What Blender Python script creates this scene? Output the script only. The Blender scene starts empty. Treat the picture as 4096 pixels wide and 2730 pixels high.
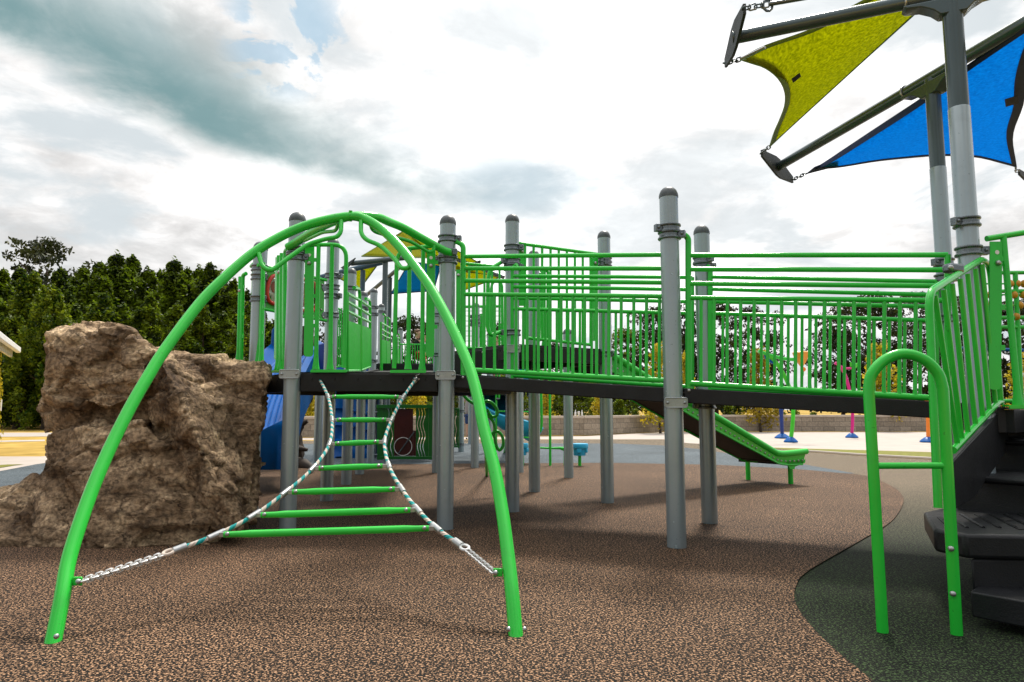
import bpy, bmesh, math, random
from mathutils import Vector, Matrix, noise
S = bpy.context.scene
COL = S.collection
R = math.radians
V = Vector
# ------------------------------------------------------------------ survey: sight lines from the tripod, used to find where things stand
FPX, CX, CY, H = 2730.0, 2048.0, 1365.0, 0.9
PITCH = math.atan(275 / FPX)
CP, SP = math.cos(PITCH), math.sin(PITCH)
def ray(px, py):
    x = (px - CX) / FPX; y = (CY - py) / FPX
    return V((x, CP - y * SP, SP + y * CP))
def at(px, py, Y):                       # point at distance Y ahead
    d = ray(px, py); t = Y / d.y
    return V((d.x * t, Y, H + d.z * t))
def gd(px, py, z=0.0):                   # point on the level z
    d = ray(px, py); t = (z - H) / d.z
    return V((d.x * t, d.y * t, z))
def on(px, py, A, B):                    # point on the upright plane through A and B
    d = ray(px, py); ex, ey = B[0] - A[0], B[1] - A[1]
    t = (A[0] * ey - A[1] * ex) / (d.x * ey - d.y * ex)
    return V((d.x * t, d.y * t, H + d.z * t))
def pl(px, py, p0, n):                   # point on any plane
    d = ray(px, py); o = V((0, 0, H)); t = (V(p0) - o).dot(n) / d.dot(n)
    return o + d * t
# ------------------------------------------------------------------ object helpers
def tag(o, label=None, cat=None, group=None, kind=None):
    for k, v in (('label', label), ('category', cat), ('group', group), ('kind', kind)):
        if v: o[k] = v
    return o
def thing(name, label, cat, loc=(0, 0, 0), group=None):
    o = bpy.data.objects.new(name, None); COL.objects.link(o)
    o.location = loc; o.empty_display_size = .1
    return tag(o, label, cat, group)
def obj(name, bm, mat, parent=None, smooth=True, bevel=0, label=None, angle=40):
    me = bpy.data.meshes.new(name)
    if isinstance(bm, tuple): me.from_pydata(*bm)
    else:
        bm.to_mesh(me); bm.free()
    for m in (mat if isinstance(mat, (list, tuple)) else [mat]): me.materials.append(m)
    o = bpy.data.objects.new(name, me); COL.objects.link(o)
    if smooth:
        for p in me.polygons: p.use_smooth = True
        try: me.set_sharp_from_angle(angle=R(angle))
        except Exception: pass
    if bevel:
        b = o.modifiers.new('bevel', 'BEVEL'); b.width = bevel; b.segments = 2; b.limit_method = 'ANGLE'; b.angle_limit = R(35)
    if parent:
        o.parent = parent
        if parent.type == 'EMPTY': o.matrix_parent_inverse = Matrix.Translation(-parent.location)   # meshes are modelled in place
    if label: o['label'] = label
    return o
def copy_tree(o, parent=None):
    c = o.copy(); COL.objects.link(c)
    if parent:
        c.parent = parent
    for ch in list(o.children): copy_tree(ch, c)
    return c
def B(): return bmesh.new()
def spline(pts, n=8, closed=False):
    pts = [V(p) for p in pts]; out = []; m = len(pts)
    if m < 3: return pts
    for i in range(m if closed else m - 1):
        g = lambda k: pts[k % m] if closed else pts[max(0, min(m - 1, k))]
        a, b, c, d = g(i - 1), g(i), g(i + 1), g(i + 2)
        if not closed and i == 0: a = b * 2 - c
        if not closed and i == m - 2: d = c * 2 - b
        for k in range(n):
            t = k / n
            out.append(.5 * ((2 * b) + (c - a) * t + (2 * a - 5 * b + 4 * c - d) * t * t + (3 * b - 3 * c + d - a) * t ** 3))
    if not closed: out.append(pts[-1])
    return out
def fillet(pts, r, n=6):                 # round the corners of a polyline
    pts = [V(p) for p in pts]; out = [pts[0]]
    for i in range(1, len(pts) - 1):
        a, b, c = pts[i - 1], pts[i], pts[i + 1]
        u, v = (a - b), (c - b)
        d = min(r, u.length * .49, v.length * .49)
        p, q = b + u.normalized() * d, b + v.normalized() * d
        for k in range(n + 1):
            t = k / n; out.append(p * (1 - t) ** 2 + b * 2 * t * (1 - t) + q * t * t)
    out.append(pts[-1]); return out
def tube(bm, pts, r, seg=12, cap=True, closed=False):
    pts = [V(p) for p in pts]; n = len(pts); rs = r if isinstance(r, (list, tuple)) else [r] * n
    T = []
    for i in range(n):
        a = pts[(i - 1) % n] if closed or i else pts[0]; b = pts[(i + 1) % n] if closed or i < n - 1 else pts[-1]
        t = (b - a)
        T.append(t.normalized() if t.length > 1e-9 else V((0, 0, 1)))
    up = V((0, 0, 1)) if abs(T[0].z) < .9 else V((1, 0, 0))
    N = (up - T[0] * up.dot(T[0])).normalized(); rings = []
    for i in range(n):
        N = (N - T[i] * N.dot(T[i])).normalized(); M = T[i].cross(N)
        rings.append([bm.verts.new(pts[i] + (N * math.cos(2 * math.pi * k / seg) + M * math.sin(2 * math.pi * k / seg)) * rs[i]) for k in range(seg)])
    for i in range(n if closed else n - 1):
        A, C = rings[i], rings[(i + 1) % n]
        for k in range(seg): bm.faces.new((A[k], A[(k + 1) % seg], C[(k + 1) % seg], C[k]))
    if cap and not closed:
        bm.faces.new(rings[0][::-1]); bm.faces.new(rings[-1])
    return bm
def rod(a, b, r, seg=12): return tube(B(), [a, b], r, seg)
def box(bm, c, s, rz=0.0, M=None):
    M = M or (Matrix.Translation(V(c)) @ Matrix.Rotation(rz, 4, 'Z'))
    vs = [bm.verts.new(M @ V((x * s[0] / 2, y * s[1] / 2, z * s[2] / 2))) for x in (-1, 1) for y in (-1, 1) for z in (-1, 1)]
    for f in ((0, 1, 3, 2), (4, 6, 7, 5), (0, 4, 5, 1), (2, 3, 7, 6), (0, 2, 6, 4), (1, 5, 7, 3)): bm.faces.new([vs[i] for i in f])
    return bm
def slab(bm, pts, d):                    # polygon pushed along d
    d = V(d); a = [bm.verts.new(V(p)) for p in pts]; b = [bm.verts.new(V(p) + d) for p in pts]; n = len(a)
    bm.faces.new(a); bm.faces.new(b[::-1])
    for i in range(n): bm.faces.new((a[i], b[i], b[(i + 1) % n], a[(i + 1) % n]))
    bmesh.ops.recalc_face_normals(bm, faces=bm.faces[:])
    return bm
def beam(bm, a, b, w, h):                # upright rectangular bar from a to b
    a, b = V(a), V(b); t = (b - a).normalized(); s = V((t.y, -t.x, 0)).normalized() * w / 2; u = V((0, 0, h / 2))
    vs = [bm.verts.new(p + s * i + u * j) for p in (a, b) for i, j in ((-1, -1), (1, -1), (1, 1), (-1, 1))]
    for f in ((0, 1, 2, 3), (7, 6, 5, 4), (0, 4, 5, 1), (1, 5, 6, 2), (2, 6, 7, 3), (3, 7, 4, 0)): bm.faces.new([vs[i] for i in f])
    bmesh.ops.recalc_face_normals(bm, faces=bm.faces[:])
    return bm
def lathe(bm, prof, c, seg=24):          # (radius, z) profile about the upright through c
    c = V(c); rings = []
    for r, z in prof:
        rings.append([bm.verts.new(c + V((max(r, 1e-4) * math.cos(2 * math.pi * k / seg), max(r, 1e-4) * math.sin(2 * math.pi * k / seg), z))) for k in range(seg)])
    for A, C in zip(rings, rings[1:]):
        for k in range(seg): bm.faces.new((A[k], A[(k + 1) % seg], C[(k + 1) % seg], C[k]))
    bm.faces.new(rings[0][::-1]); bm.faces.new(rings[-1])
    return bm
def ball(bm, c, r, s=(1, 1, 1), u=14, v=10):
    M = Matrix.Translation(V(c)) @ Matrix.Diagonal((r * s[0], r * s[1], r * s[2], 1))
    bmesh.ops.create_uvsphere(bm, u_segments=u, v_segments=v, radius=1, matrix=M); return bm
def bolt(bm, c, d, r=.011):
    d = V(d).normalized(); c = V(c)
    tube(bm, [c, c + d * r * .5, c + d * r * .95, c + d * r * 1.05], [r, r, r * .6, r * .2], 8)
    return bm
def bake(bm, mods):                      # run modifiers, return a plain bmesh
    me = bpy.data.meshes.new('tmp'); bm.to_mesh(me); bm.free()
    o = bpy.data.objects.new('tmp', me); COL.objects.link(o); mods(o)
    bpy.context.view_layer.update()
    ev = o.evaluated_get(bpy.context.evaluated_depsgraph_get()); m2 = ev.to_mesh()
    out = bmesh.new(); out.from_mesh(m2); ev.to_mesh_clear()
    bpy.data.objects.remove(o); bpy.data.meshes.remove(me)
    return out
# ------------------------------------------------------------------ materials
def mat(name): 
    m = bpy.data.materials.new(name); m.use_nodes = True
    return m, m.node_tree.nodes, m.node_tree.links, m.node_tree.nodes['Principled BSDF']
def setc(s, c): s.default_value = (c[0], c[1], c[2], 1)
def paint(name, c, rough=.35, metal=0., var=.12, scale=6., bump=.0, spec=.5, coat=0., c2=None, rv=.22, fleck=0.):
    m, N, L, P = mat(name)
    P.inputs['Metallic'].default_value = metal; P.inputs['Specular IOR Level'].default_value = spec
    P.inputs['Coat Weight'].default_value = coat; P.inputs['Coat Roughness'].default_value = .15
    tc = N.new('ShaderNodeTexCoord'); nz = N.new('ShaderNodeTexNoise'); nz.inputs['Scale'].default_value = scale; nz.inputs['Detail'].default_value = 6
    L.new(tc.outputs['Object'], nz.inputs['Vector'])
    rp = N.new('ShaderNodeValToRGB'); rp.color_ramp.elements[0].position = .3; rp.color_ramp.elements[1].position = .7
    d = c2 or [x * (1 - var) for x in c]; u = [x * (1 + var) for x in c]
    rp.color_ramp.elements[0].color = (*d, 1); rp.color_ramp.elements[1].color = (*u, 1)
    L.new(nz.outputs['Fac'], rp.inputs['Fac']); colr = rp.outputs['Color']
    if fleck:                                # chips, scuffs and dust
        for sc_, lo, hi, k in ((55, .68, .72, .3), (9, .60, .78, .72)):
            nf = N.new('ShaderNodeTexNoise'); nf.inputs['Scale'].default_value = sc_; nf.inputs['Detail'].default_value = 4; L.new(tc.outputs['Object'], nf.inputs['Vector'])
            mf = N.new('ShaderNodeMapRange'); mf.inputs['From Min'].default_value = lo; mf.inputs['From Max'].default_value = hi; mf.inputs['To Max'].default_value = fleck; L.new(nf.outputs['Fac'], mf.inputs['Value'])
            xf = N.new('ShaderNodeMix'); xf.data_type = 'RGBA'; L.new(mf.outputs[0], xf.inputs['Factor']); L.new(colr, xf.inputs['A']); setc(xf.inputs['B'], [x * k + .01 for x in c]); colr = xf.outputs['Result']
    L.new(colr, P.inputs['Base Color'])
    mr = N.new('ShaderNodeMapRange'); mr.inputs['To Min'].default_value = rough * (1 - rv); mr.inputs['To Max'].default_value = rough * (1 + rv)
    n2 = N.new('ShaderNodeTexNoise'); n2.inputs['Scale'].default_value = scale * 7; L.new(tc.outputs['Object'], n2.inputs['Vector'])
    L.new(n2.outputs['Fac'], mr.inputs['Value']); L.new(mr.outputs['Result'], P.inputs['Roughness'])
    if bump:
        b = N.new('ShaderNodeBump'); b.inputs['Strength'].default_value = bump; b.inputs['Distance'].default_value = .004
        n3 = N.new('ShaderNodeTexNoise'); n3.inputs['Scale'].default_value = scale * 20; n3.inputs['Detail'].default_value = 4
        L.new(tc.outputs['Object'], n3.inputs['Vector']); L.new(n3.outputs['Fac'], b.inputs['Height']); L.new(b.outputs['Normal'], P.inputs['Normal'])
    return m
def rubber(name, stops, sc=115., far=None):
    """crumb rubber: granules of a few colours with dark gaps"""
    m, N, L, P = mat(name); P.inputs['Roughness'].default_value = .78; P.inputs['Specular IOR Level'].default_value = .16
    tc = N.new('ShaderNodeTexCoord')
    nz = N.new('ShaderNodeTexNoise'); nz.inputs['Scale'].default_value = sc; nz.inputs['Detail'].default_value = 2; nz.inputs['Roughness'].default_value = .5; nz.inputs['Distortion'].default_value = .5
    L.new(tc.outputs['Object'], nz.inputs['Vector'])
    rp = N.new('ShaderNodeValToRGB'); cr = rp.color_ramp
    for i, (p, c) in enumerate(stops):
        e = cr.elements[i] if i < 2 else cr.elements.new(p)
        e.position = p; e.color = (*c, 1)
    L.new(nz.outputs['Fac'], rp.inputs['Fac'])
    big = N.new('ShaderNodeTexNoise'); big.inputs['Scale'].default_value = .9; big.inputs['Detail'].default_value = 5; L.new(tc.outputs['Object'], big.inputs['Vector'])
    mr = N.new('ShaderNodeMapRange'); mr.inputs['From Min'].default_value = .3; mr.inputs['From Max'].default_value = .7; mr.inputs['To Min'].default_value = .78; mr.inputs['To Max'].default_value = 1.18
    L.new(big.outputs['Fac'], mr.inputs['Value'])
    mx = N.new('ShaderNodeMix'); mx.data_type = 'RGBA'; mx.blend_type = 'MULTIPLY'; mx.inputs['Factor'].default_value = 1
    L.new(rp.outputs['Color'], mx.inputs['A']); L.new(mr.outputs['Result'], mx.inputs['B'])
    col = mx.outputs['Result']
    if far:                                  # sunlit tan of the far part, painted in by distance
        rp2 = N.new('ShaderNodeValToRGB')
        for i, (p, c) in enumerate(far['stops']):
            e = rp2.color_ramp.elements[i] if i < 2 else rp2.color_ramp.elements.new(p)
            e.position = p; e.color = (*c, 1)
        L.new(nz.outputs['Fac'], rp2.inputs['Fac'])
        sx = N.new('ShaderNodeSeparateXYZ'); L.new(tc.outputs['Object'], sx.inputs[0])
        m2 = N.new('ShaderNodeMapRange'); m2.inputs['From Min'].default_value = far['y0']; m2.inputs['From Max'].default_value = far['y1']; L.new(sx.outputs['Y'], m2.inputs['Value'])
        x2 = N.new('ShaderNodeMix'); x2.data_type = 'RGBA'; L.new(m2.outputs['Result'], x2.inputs['Factor']); L.new(col, x2.inputs['A']); L.new(rp2.outputs['Color'], x2.inputs['B'])
        col = x2.outputs['Result']
    L.new(col, P.inputs['Base Color'])
    b = N.new('ShaderNodeBump'); b.inputs['Strength'].default_value = .9; b.inputs['Distance'].default_value = .004
    L.new(nz.outputs['Fac'], b.inputs['Height']); L.new(b.outputs['Normal'], P.inputs['Normal'])
    return m
def leafmat(name, c, c2, trans=.45):
    m, N, L, P = mat(name)
    P.inputs['Roughness'].default_value = .5; P.inputs['Specular IOR Level'].default_value = .25
    g = N.new('ShaderNodeNewGeometry'); rp = N.new('ShaderNodeValToRGB')
    rp.color_ramp.elements[0].color = (*c, 1); rp.color_ramp.elements[1].color = (*c2, 1); rp.color_ramp.elements[0].position = .15
    tc = N.new('ShaderNodeTexCoord'); nz = N.new('ShaderNodeTexNoise'); nz.inputs['Scale'].default_value = .9; nz.inputs['Detail'].default_value = 3
    L.new(tc.outputs['Object'], nz.inputs['Vector'])
    ad = N.new('ShaderNodeMath'); ad.operation = 'MULTIPLY_ADD'; ad.inputs[1].default_value = .55
    L.new(g.outputs['Random Per Island'], ad.inputs[0])
    mr = N.new('ShaderNodeMapRange'); mr.inputs['From Min'].default_value = .35; mr.inputs['From Max'].default_value = .65; mr.inputs['To Max'].default_value = .45
    L.new(nz.outputs['Fac'], mr.inputs['Value']); L.new(mr.outputs['Result'], ad.inputs[2])
    pw = N.new('ShaderNodeMath'); pw.operation = 'POWER'; pw.inputs[1].default_value = 1.3; L.new(ad.outputs[0], pw.inputs[0]); L.new(pw.outputs[0], rp.inputs['Fac'])
    L.new(rp.outputs['Color'], P.inputs['Base Color'])
    tr = N.new('ShaderNodeBsdfTranslucent'); L.new(rp.outputs['Color'], tr.inputs['Color'])
    mx = N.new('ShaderNodeMixShader'); mx.inputs['Fac'].default_value = trans
    L.new(P.outputs[0], mx.inputs[1]); L.new(tr.outputs[0], mx.inputs[2]); L.new(mx.outputs[0], N['Material Output'].inputs['Surface'])
    return m
def cloth(name, c, dark):
    """knitted shade cloth: fine weave, lets part of the light through"""
    m, N, L, P = mat(name); P.inputs['Roughness'].default_value = .8; P.inputs['Specular IOR Level'].default_value = .1
    tc = N.new('ShaderNodeTexCoord')
    mp = N.new('ShaderNodeMapping'); mp.inputs['Scale'].default_value = (60, 60, 16); mp.inputs['Rotation'].default_value = (.3, .5, .4); L.new(tc.outputs['Object'], mp.inputs['Vector'])
    nz = N.new('ShaderNodeTexNoise'); nz.inputs['Scale'].default_value = 1.; nz.inputs['Detail'].default_value = 5; L.new(mp.outputs[0], nz.inputs['Vector'])
    n2 = N.new('ShaderNodeTexNoise'); n2.inputs['Scale'].default_value = 40.; n2.inputs['Detail'].default_value = 4; L.new(tc.outputs['Object'], n2.inputs['Vector'])
    ad = N.new('ShaderNodeMath'); ad.operation = 'ADD'; L.new(nz.outputs['Fac'], ad.inputs[0]); L.new(n2.outputs['Fac'], ad.inputs[1])
    rp = N.new('ShaderNodeValToRGB'); rp.color_ramp.elements[0].position = .38; rp.color_ramp.elements[1].position = .62
    hf = N.new('ShaderNodeMath'); hf.operation = 'MULTIPLY'; hf.inputs[1].default_value = .5; L.new(ad.outputs[0], hf.inputs[0])
    rp.color_ramp.elements[0].color = (*dark, 1); rp.color_ramp.elements[1].color = (*c, 1); L.new(hf.outputs[0], rp.inputs['Fac'])
    L.new(rp.outputs['Color'], P.inputs['Base Color'])
    tr = N.new('ShaderNodeBsdfTranslucent'); L.new(rp.outputs['Color'], tr.inputs['Color'])
    mx = N.new('ShaderNodeMixShader'); mx.inputs['Fac'].default_value = .72
    L.new(P.outputs[0], mx.inputs[1]); L.new(tr.outputs[0], mx.inputs[2]); L.new(mx.outputs[0], N['Material Output'].inputs['Surface'])
    return m
GREEN = paint('green_powder_coat', (.022, .54, .044), .22, fleck=.55, var=.08, scale=2.5, spec=.42, coat=.12)
GREENM = paint('green_plate', (.016, .46, .028), .45, var=.06, scale=3, spec=.12)
GREEND = paint('dark_green_panel', (.004, .13, .012), .4, var=.1)
LIME = paint('light_green_plastic', (.05, .42, .05), .4, var=.05)
GREY = paint('grey_powder_coat', (.32, .385, .415), .27, metal=.45, var=.05, scale=3, rv=.03, fleck=.4)
GREYD = paint('dark_grey_cap', (.06, .075, .085), .42, var=.3, scale=25)
BRACK = paint('pale_cast_bracket', (.33, .36, .37), .3, metal=.6, var=.1, scale=20)
CLAMP = paint('grey_cast_aluminium', (.15, .175, .19), .28, metal=.7, var=.12, scale=20)
SHADEP = paint('shade_post_grey', (.085, .115, .125), .25, metal=.45, var=.08, scale=3, rv=.03)
PLATE = paint('dark_plate', (.028, .036, .04), .6, var=.15, spec=.25)
CHAIN = paint('bright_chain', (.66, .66, .65), .35, metal=.6, var=.1, scale=60)
STEEL = paint('galvanised_steel', (.40, .41, .41), .33, metal=.85, var=.15, scale=60)
BLACK = paint('black_vinyl_coat', (.008, .008, .009), .6, var=.25, scale=9, bump=.25, spec=.18)
BLACKS = paint('black_step_vinyl', (.011, .012, .014), .45, var=.3, scale=7, bump=.35, spec=.3)
BLUE = paint('blue_plastic', (.0, .085, .33), .3, var=.12, scale=4, spec=.18)
NAVY = paint('deep_blue_plastic', (.006, .045, .30), .35, var=.15, scale=5)
CYAN = paint('light_blue_plastic', (.02, .42, .72), .35, var=.08)
YEL = paint('amber_plastic', (.62, .30, .02), .4, var=.12, scale=15)
ORANGE = paint('orange_paint', (.85, .22, .02), .4)
PINK = paint('pink_paint', (.62, .01, .22), .35)
BRIGHTG = paint('bright_green_paint', (.05, .55, .02), .35)
RED = paint('red_plastic', (.55, .03, .015), .4)
MAROON = paint('maroon_panel', (.055, .008, .006), .3, var=.2)
WHITE = paint('white_paint', (.75, .75, .74), .5, var=.04)
CREAM = paint('cream_print', (.55, .5, .42), .4, var=.25, scale=14, c2=(.3, .33, .2))
BARK = paint('bark', (.06, .042, .03), .85, var=.4, scale=5, bump=.8)
BROWNP = paint('brown_sculpted_bark', (.035, .024, .017), .7, var=.5, scale=9, bump=.9)
SKIN = paint('skin', (.55, .33, .24), .5, var=.06)
HAIR = paint('brown_hair', (.12, .06, .03), .6, var=.3, scale=60)
SHIRTB = paint('black_cotton', (.012, .012, .014), .85, var=.3)
SHIRTG = paint('grey_cotton', (.30, .28, .29), .85, var=.1)
SHORTS = paint('blue_cotton', (.02, .06, .20), .85, var=.2)
GOLD = leafmat('yellow_leaves', (.30, .28, .015), (.88, .66, .05), .5)
LEAF = leafmat('tree_leaves', (.004, .016, .002), (.30, .44, .015), .45)
LEAFB = leafmat('bright_tree_leaves', (.02, .06, .004), (.32, .40, .018), .5)
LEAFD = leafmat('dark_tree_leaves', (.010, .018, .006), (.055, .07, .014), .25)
HEMY = paint('green_hem', (.10, .16, .008), .8, var=.2, scale=30)
HEMB = paint('navy_hem', (.004, .02, .09), .8, var=.2, scale=30)
SAILY = cloth('yellow_green_shade_cloth', (.56, .58, .025), (.34, .37, .010))
SAILB = cloth('blue_shade_cloth', (.012, .42, .80), (.006, .30, .64))
def ropemat():
    m, N, L, P = mat('teal_and_white_rope'); P.inputs['Roughness'].default_value = .8
    uv = N.new('ShaderNodeUVMap'); sp = N.new('ShaderNodeSeparateXYZ'); L.new(uv.outputs[0], sp.inputs[0])
    a = N.new('ShaderNodeMath'); a.operation = 'ADD'; L.new(sp.outputs[0], a.inputs[0]); L.new(sp.outputs[1], a.inputs[1])
    f = N.new('ShaderNodeMath'); f.operation = 'FRACT'; L.new(a.outputs[0], f.inputs[0])
    g = N.new('ShaderNodeMath'); g.operation = 'GREATER_THAN'; g.inputs[1].default_value = .5; L.new(f.outputs[0], g.inputs[0])
    mx = N.new('ShaderNodeMix'); mx.data_type = 'RGBA'; setc(mx.inputs['A'], (.62, .53, .46)); setc(mx.inputs['B'], (.0, .30, .30)); L.new(g.outputs[0], mx.inputs['Factor'])
    L.new(mx.outputs['Result'], P.inputs['Base Color'])
    w = N.new('ShaderNodeMath'); w.operation = 'MULTIPLY'; w.inputs[1].default_value = 25.; L.new(a.outputs[0], w.inputs[0])
    si = N.new('ShaderNodeMath'); si.operation = 'SINE'; L.new(w.outputs[0], si.inputs[0])
    b = N.new('ShaderNodeBump'); b.inputs['Strength'].default_value = .5; b.inputs['Distance'].default_value = .003; L.new(si.outputs[0], b.inputs['Height']); L.new(b.outputs[0], P.inputs['Normal'])
    return m
ROPE = ropemat()
def rockmat():
    m, N, L, P = mat('cast_rock'); P.inputs['Roughness'].default_value = .85; P.inputs['Specular IOR Level'].default_value = .3
    tc = N.new('ShaderNodeTexCoord')
    nz = N.new('ShaderNodeTexNoise'); nz.inputs['Scale'].default_value = 2.6; nz.inputs['Detail'].default_value = 10; nz.inputs['Roughness'].default_value = .65; L.new(tc.outputs['Object'], nz.inputs['Vector'])
    rp = N.new('ShaderNodeValToRGB'); cr = rp.color_ramp
    cr.elements[0].position = .34; cr.elements[0].color = (.075, .041, .019, 1); cr.elements[1].position = .66; cr.elements[1].color = (.78, .575, .36, 1)
    e = cr.elements.new(.5); e.color = (.31, .21, .125, 1)
    L.new(nz.outputs['Fac'], rp.inputs['Fac'])
    n4 = N.new('ShaderNodeTexNoise'); n4.inputs['Scale'].default_value = 38; n4.inputs['Detail'].default_value = 5; L.new(tc.outputs['Object'], n4.inputs['Vector'])
    r4 = N.new('ShaderNodeMapRange'); r4.inputs['From Min'].default_value = .35; r4.inputs['From Max'].default_value = .65; r4.inputs['To Min'].default_value = .5; r4.inputs['To Max'].default_value = 1.4; L.new(n4.outputs['Fac'], r4.inputs['Value'])
    mx = N.new('ShaderNodeMix'); mx.data_type = 'RGBA'; mx.blend_type = 'MULTIPLY'; mx.inputs['Factor'].default_value = 1; L.new(rp.outputs[0], mx.inputs['A']); L.new(r4.outputs[0], mx.inputs['B'])
    L.new(mx.outputs['Result'], P.inputs['Base Color'])
    mp = N.new('ShaderNodeMapping'); mp.inputs['Rotation'].default_value = (.3, .5, .4); mp.inputs['Scale'].default_value = (1, 1, 1.9); L.new(tc.outputs['Object'], mp.inputs['Vector'])
    n2 = N.new('ShaderNodeTexNoise'); n2.inputs['Scale'].default_value = 7; n2.inputs['Detail'].default_value = 12; n2.inputs['Roughness'].default_value = .68; n2.inputs['Distortion'].default_value = .7; L.new(mp.outputs[0], n2.inputs['Vector'])
    b = N.new('ShaderNodeBump'); b.inputs['Strength'].default_value = 1.; b.inputs['Distance'].default_value = .05; L.new(n2.outputs['Fac'], b.inputs['Height'])
    n3 = N.new('ShaderNodeTexVoronoi'); n3.feature = 'DISTANCE_TO_EDGE'; n3.inputs['Scale'].default_value = 6; 
    ds = N.new('ShaderNodeMix'); ds.data_type = 'RGBA'; ds.inputs['Factor'].default_value = .22; L.new(mp.outputs[0], ds.inputs['A']); L.new(n2.outputs['Color'], ds.inputs['B']); L.new(ds.outputs['Result'], n3.inputs['Vector'])
    cl = N.new('ShaderNodeMapRange'); cl.inputs['From Max'].default_value = .06; L.new(n3.outputs['Distance'], cl.inputs['Value'])
    b2 = N.new('ShaderNodeBump'); b2.inputs['Strength'].default_value = .6; b2.inputs['Distance'].default_value = .02; L.new(cl.outputs[0], b2.inputs['Height']); L.new(b.outputs[0], b2.inputs['Normal'])
    L.new(b2.outputs[0], P.inputs['Normal'])
    return m
ROCK = rockmat()
def blocks():
    m, N, L, P = mat('split_face_block'); P.inputs['Roughness'].default_value = .9
    tc = N.new('ShaderNodeTexCoord'); uv = N.new('ShaderNodeUVMap')
    br = N.new('ShaderNodeTexBrick'); br.inputs['Scale'].default_value = 1; br.inputs['Brick Width'].default_value = .46; br.inputs['Row Height'].default_value = .205; br.inputs['Mortar Size'].default_value = .007
    setc(br.inputs['Color1'], (.36, .30, .235)); setc(br.inputs['Color2'], (.24, .20, .155)); setc(br.inputs['Mortar'], (.12, .105, .09)); L.new(uv.outputs[0], br.inputs['Vector'])
    nz = N.new('ShaderNodeTexNoise'); nz.inputs['Scale'].default_value = 14; nz.inputs['Detail'].default_value = 6; L.new(tc.outputs['Object'], nz.inputs['Vector'])
    mr = N.new('ShaderNodeMapRange'); mr.inputs['To Min'].default_value = .55; mr.inputs['To Max'].default_value = 1.45; L.new(nz.outputs[0], mr.inputs['Value'])
    mx = N.new('ShaderNodeMix'); mx.data_type = 'RGBA'; mx.blend_type = 'MULTIPLY'; mx.inputs['Factor'].default_value = 1; L.new(br.outputs['Color'], mx.inputs['A']); L.new(mr.outputs[0], mx.inputs['B']); L.new(mx.outputs['Result'], P.inputs['Base Color'])
    b = N.new('ShaderNodeBump'); b.inputs['Distance'].default_value = .03; L.new(nz.outputs[0], b.inputs['Height']); L.new(b.outputs[0], P.inputs['Normal'])
    return m
BLOCK = blocks()
CONC = paint('pale_concrete', (.43, .385, .35), .85, var=.07, scale=1.5, spec=.1)
CAPST = paint('pale_cap_stone', (.48, .41, .34), .8, var=.1, scale=4)
GRASSY = paint('dry_grass', (.38, .255, .075), .95, var=.35, scale=1.3, c2=(.24, .17, .04), spec=.05)
GRASSG = paint('olive_turf', (.15, .15, .012), .95, var=.3, scale=9)
ROAD = paint('pale_road', (.38, .34, .31), .9, var=.1)
# ------------------------------------------------------------------ camera, sun, sky
cam = bpy.data.cameras.new('camera'); co = bpy.data.objects.new('camera', cam); COL.objects.link(co); S.camera = co
cam.sensor_width = 36; cam.lens = 24; cam.clip_end = 6000; cam.clip_start = .05
co.location = (0, 0, H); co.rotation_euler = (math.pi / 2 + PITCH, 0, 0)
S.view_settings.view_transform = 'Standard'; S.view_settings.look = 'None'; S.view_settings.exposure = 0; S.view_settings.gamma = 1
SUN_EL, SUN_AZ = 57, 20          # degrees; azimuth clockwise from straight ahead
sl = bpy.data.lights.new('sun', 'SUN'); so = bpy.data.objects.new('sun', sl); COL.objects.link(so)
sl.energy = 4.6; sl.angle = R(11); sl.color = (1, .93, .82)
sd = V((math.sin(R(SUN_AZ)) * math.cos(R(SUN_EL)), math.cos(R(SUN_AZ)) * math.cos(R(SUN_EL)), math.sin(R(SUN_EL))))
so.rotation_euler = sd.to_track_quat('Z', 'Y').to_euler(); so.location = (0, 0, 20)
W = bpy.data.worlds.new('World'); S.world = W; W.use_nodes = True
wn, wl = W.node_tree.nodes, W.node_tree.links
bg = wn['Background']; bg.inputs['Strength'].default_value = .1
sky = wn.new('ShaderNodeTexSky'); sky.sky_type = 'NISHITA'; sky.sun_disc = False; sky.sun_elevation = R(SUN_EL); sky.sun_rotation = R(SUN_AZ)
def M(op, a, b=None, c=None, clamp=False):
    n = wn.new('ShaderNodeMath'); n.operation = op; n.use_clamp = clamp
    for i, v in enumerate((a, b, c)):
        if v is None: continue
        if isinstance(v, (int, float)): n.inputs[i].default_value = v
        else: wl.new(v, n.inputs[i])
    return n.outputs[0]
def SM(v, a, b, lo=0., hi=1.):
    n = wn.new('ShaderNodeMapRange'); n.interpolation_type = 'SMOOTHSTEP'
    n.inputs['From Min'].default_value = a; n.inputs['From Max'].default_value = b; n.inputs['To Min'].default_value = lo; n.inputs['To Max'].default_value = hi
    wl.new(v, n.inputs['Value']); return n.outputs[0]
def MIX(f, a, b, mode='MIX'):
    n = wn.new('ShaderNodeMix'); n.data_type = 'RGBA'; n.blend_type = mode
    for k, v in (('Factor', f), ('A', a), ('B', b)):
        if isinstance(v, (int, float)): n.inputs[k].default_value = v
        elif isinstance(v, tuple): setc(n.inputs[k], v)
        else: wl.new(v, n.inputs[k])
    return n.outputs['Result']
tc = wn.new('ShaderNodeTexCoord'); sx = wn.new('ShaderNodeSeparateXYZ'); wl.new(tc.outputs['Generated'], sx.inputs[0])
dx, dy, dz = sx.outputs
az = M('ARCTAN2', dx, dy); el = M('ARCSINE', dz)
hz = M('ADD', M('MAXIMUM', dz, 0.), .22)
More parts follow.
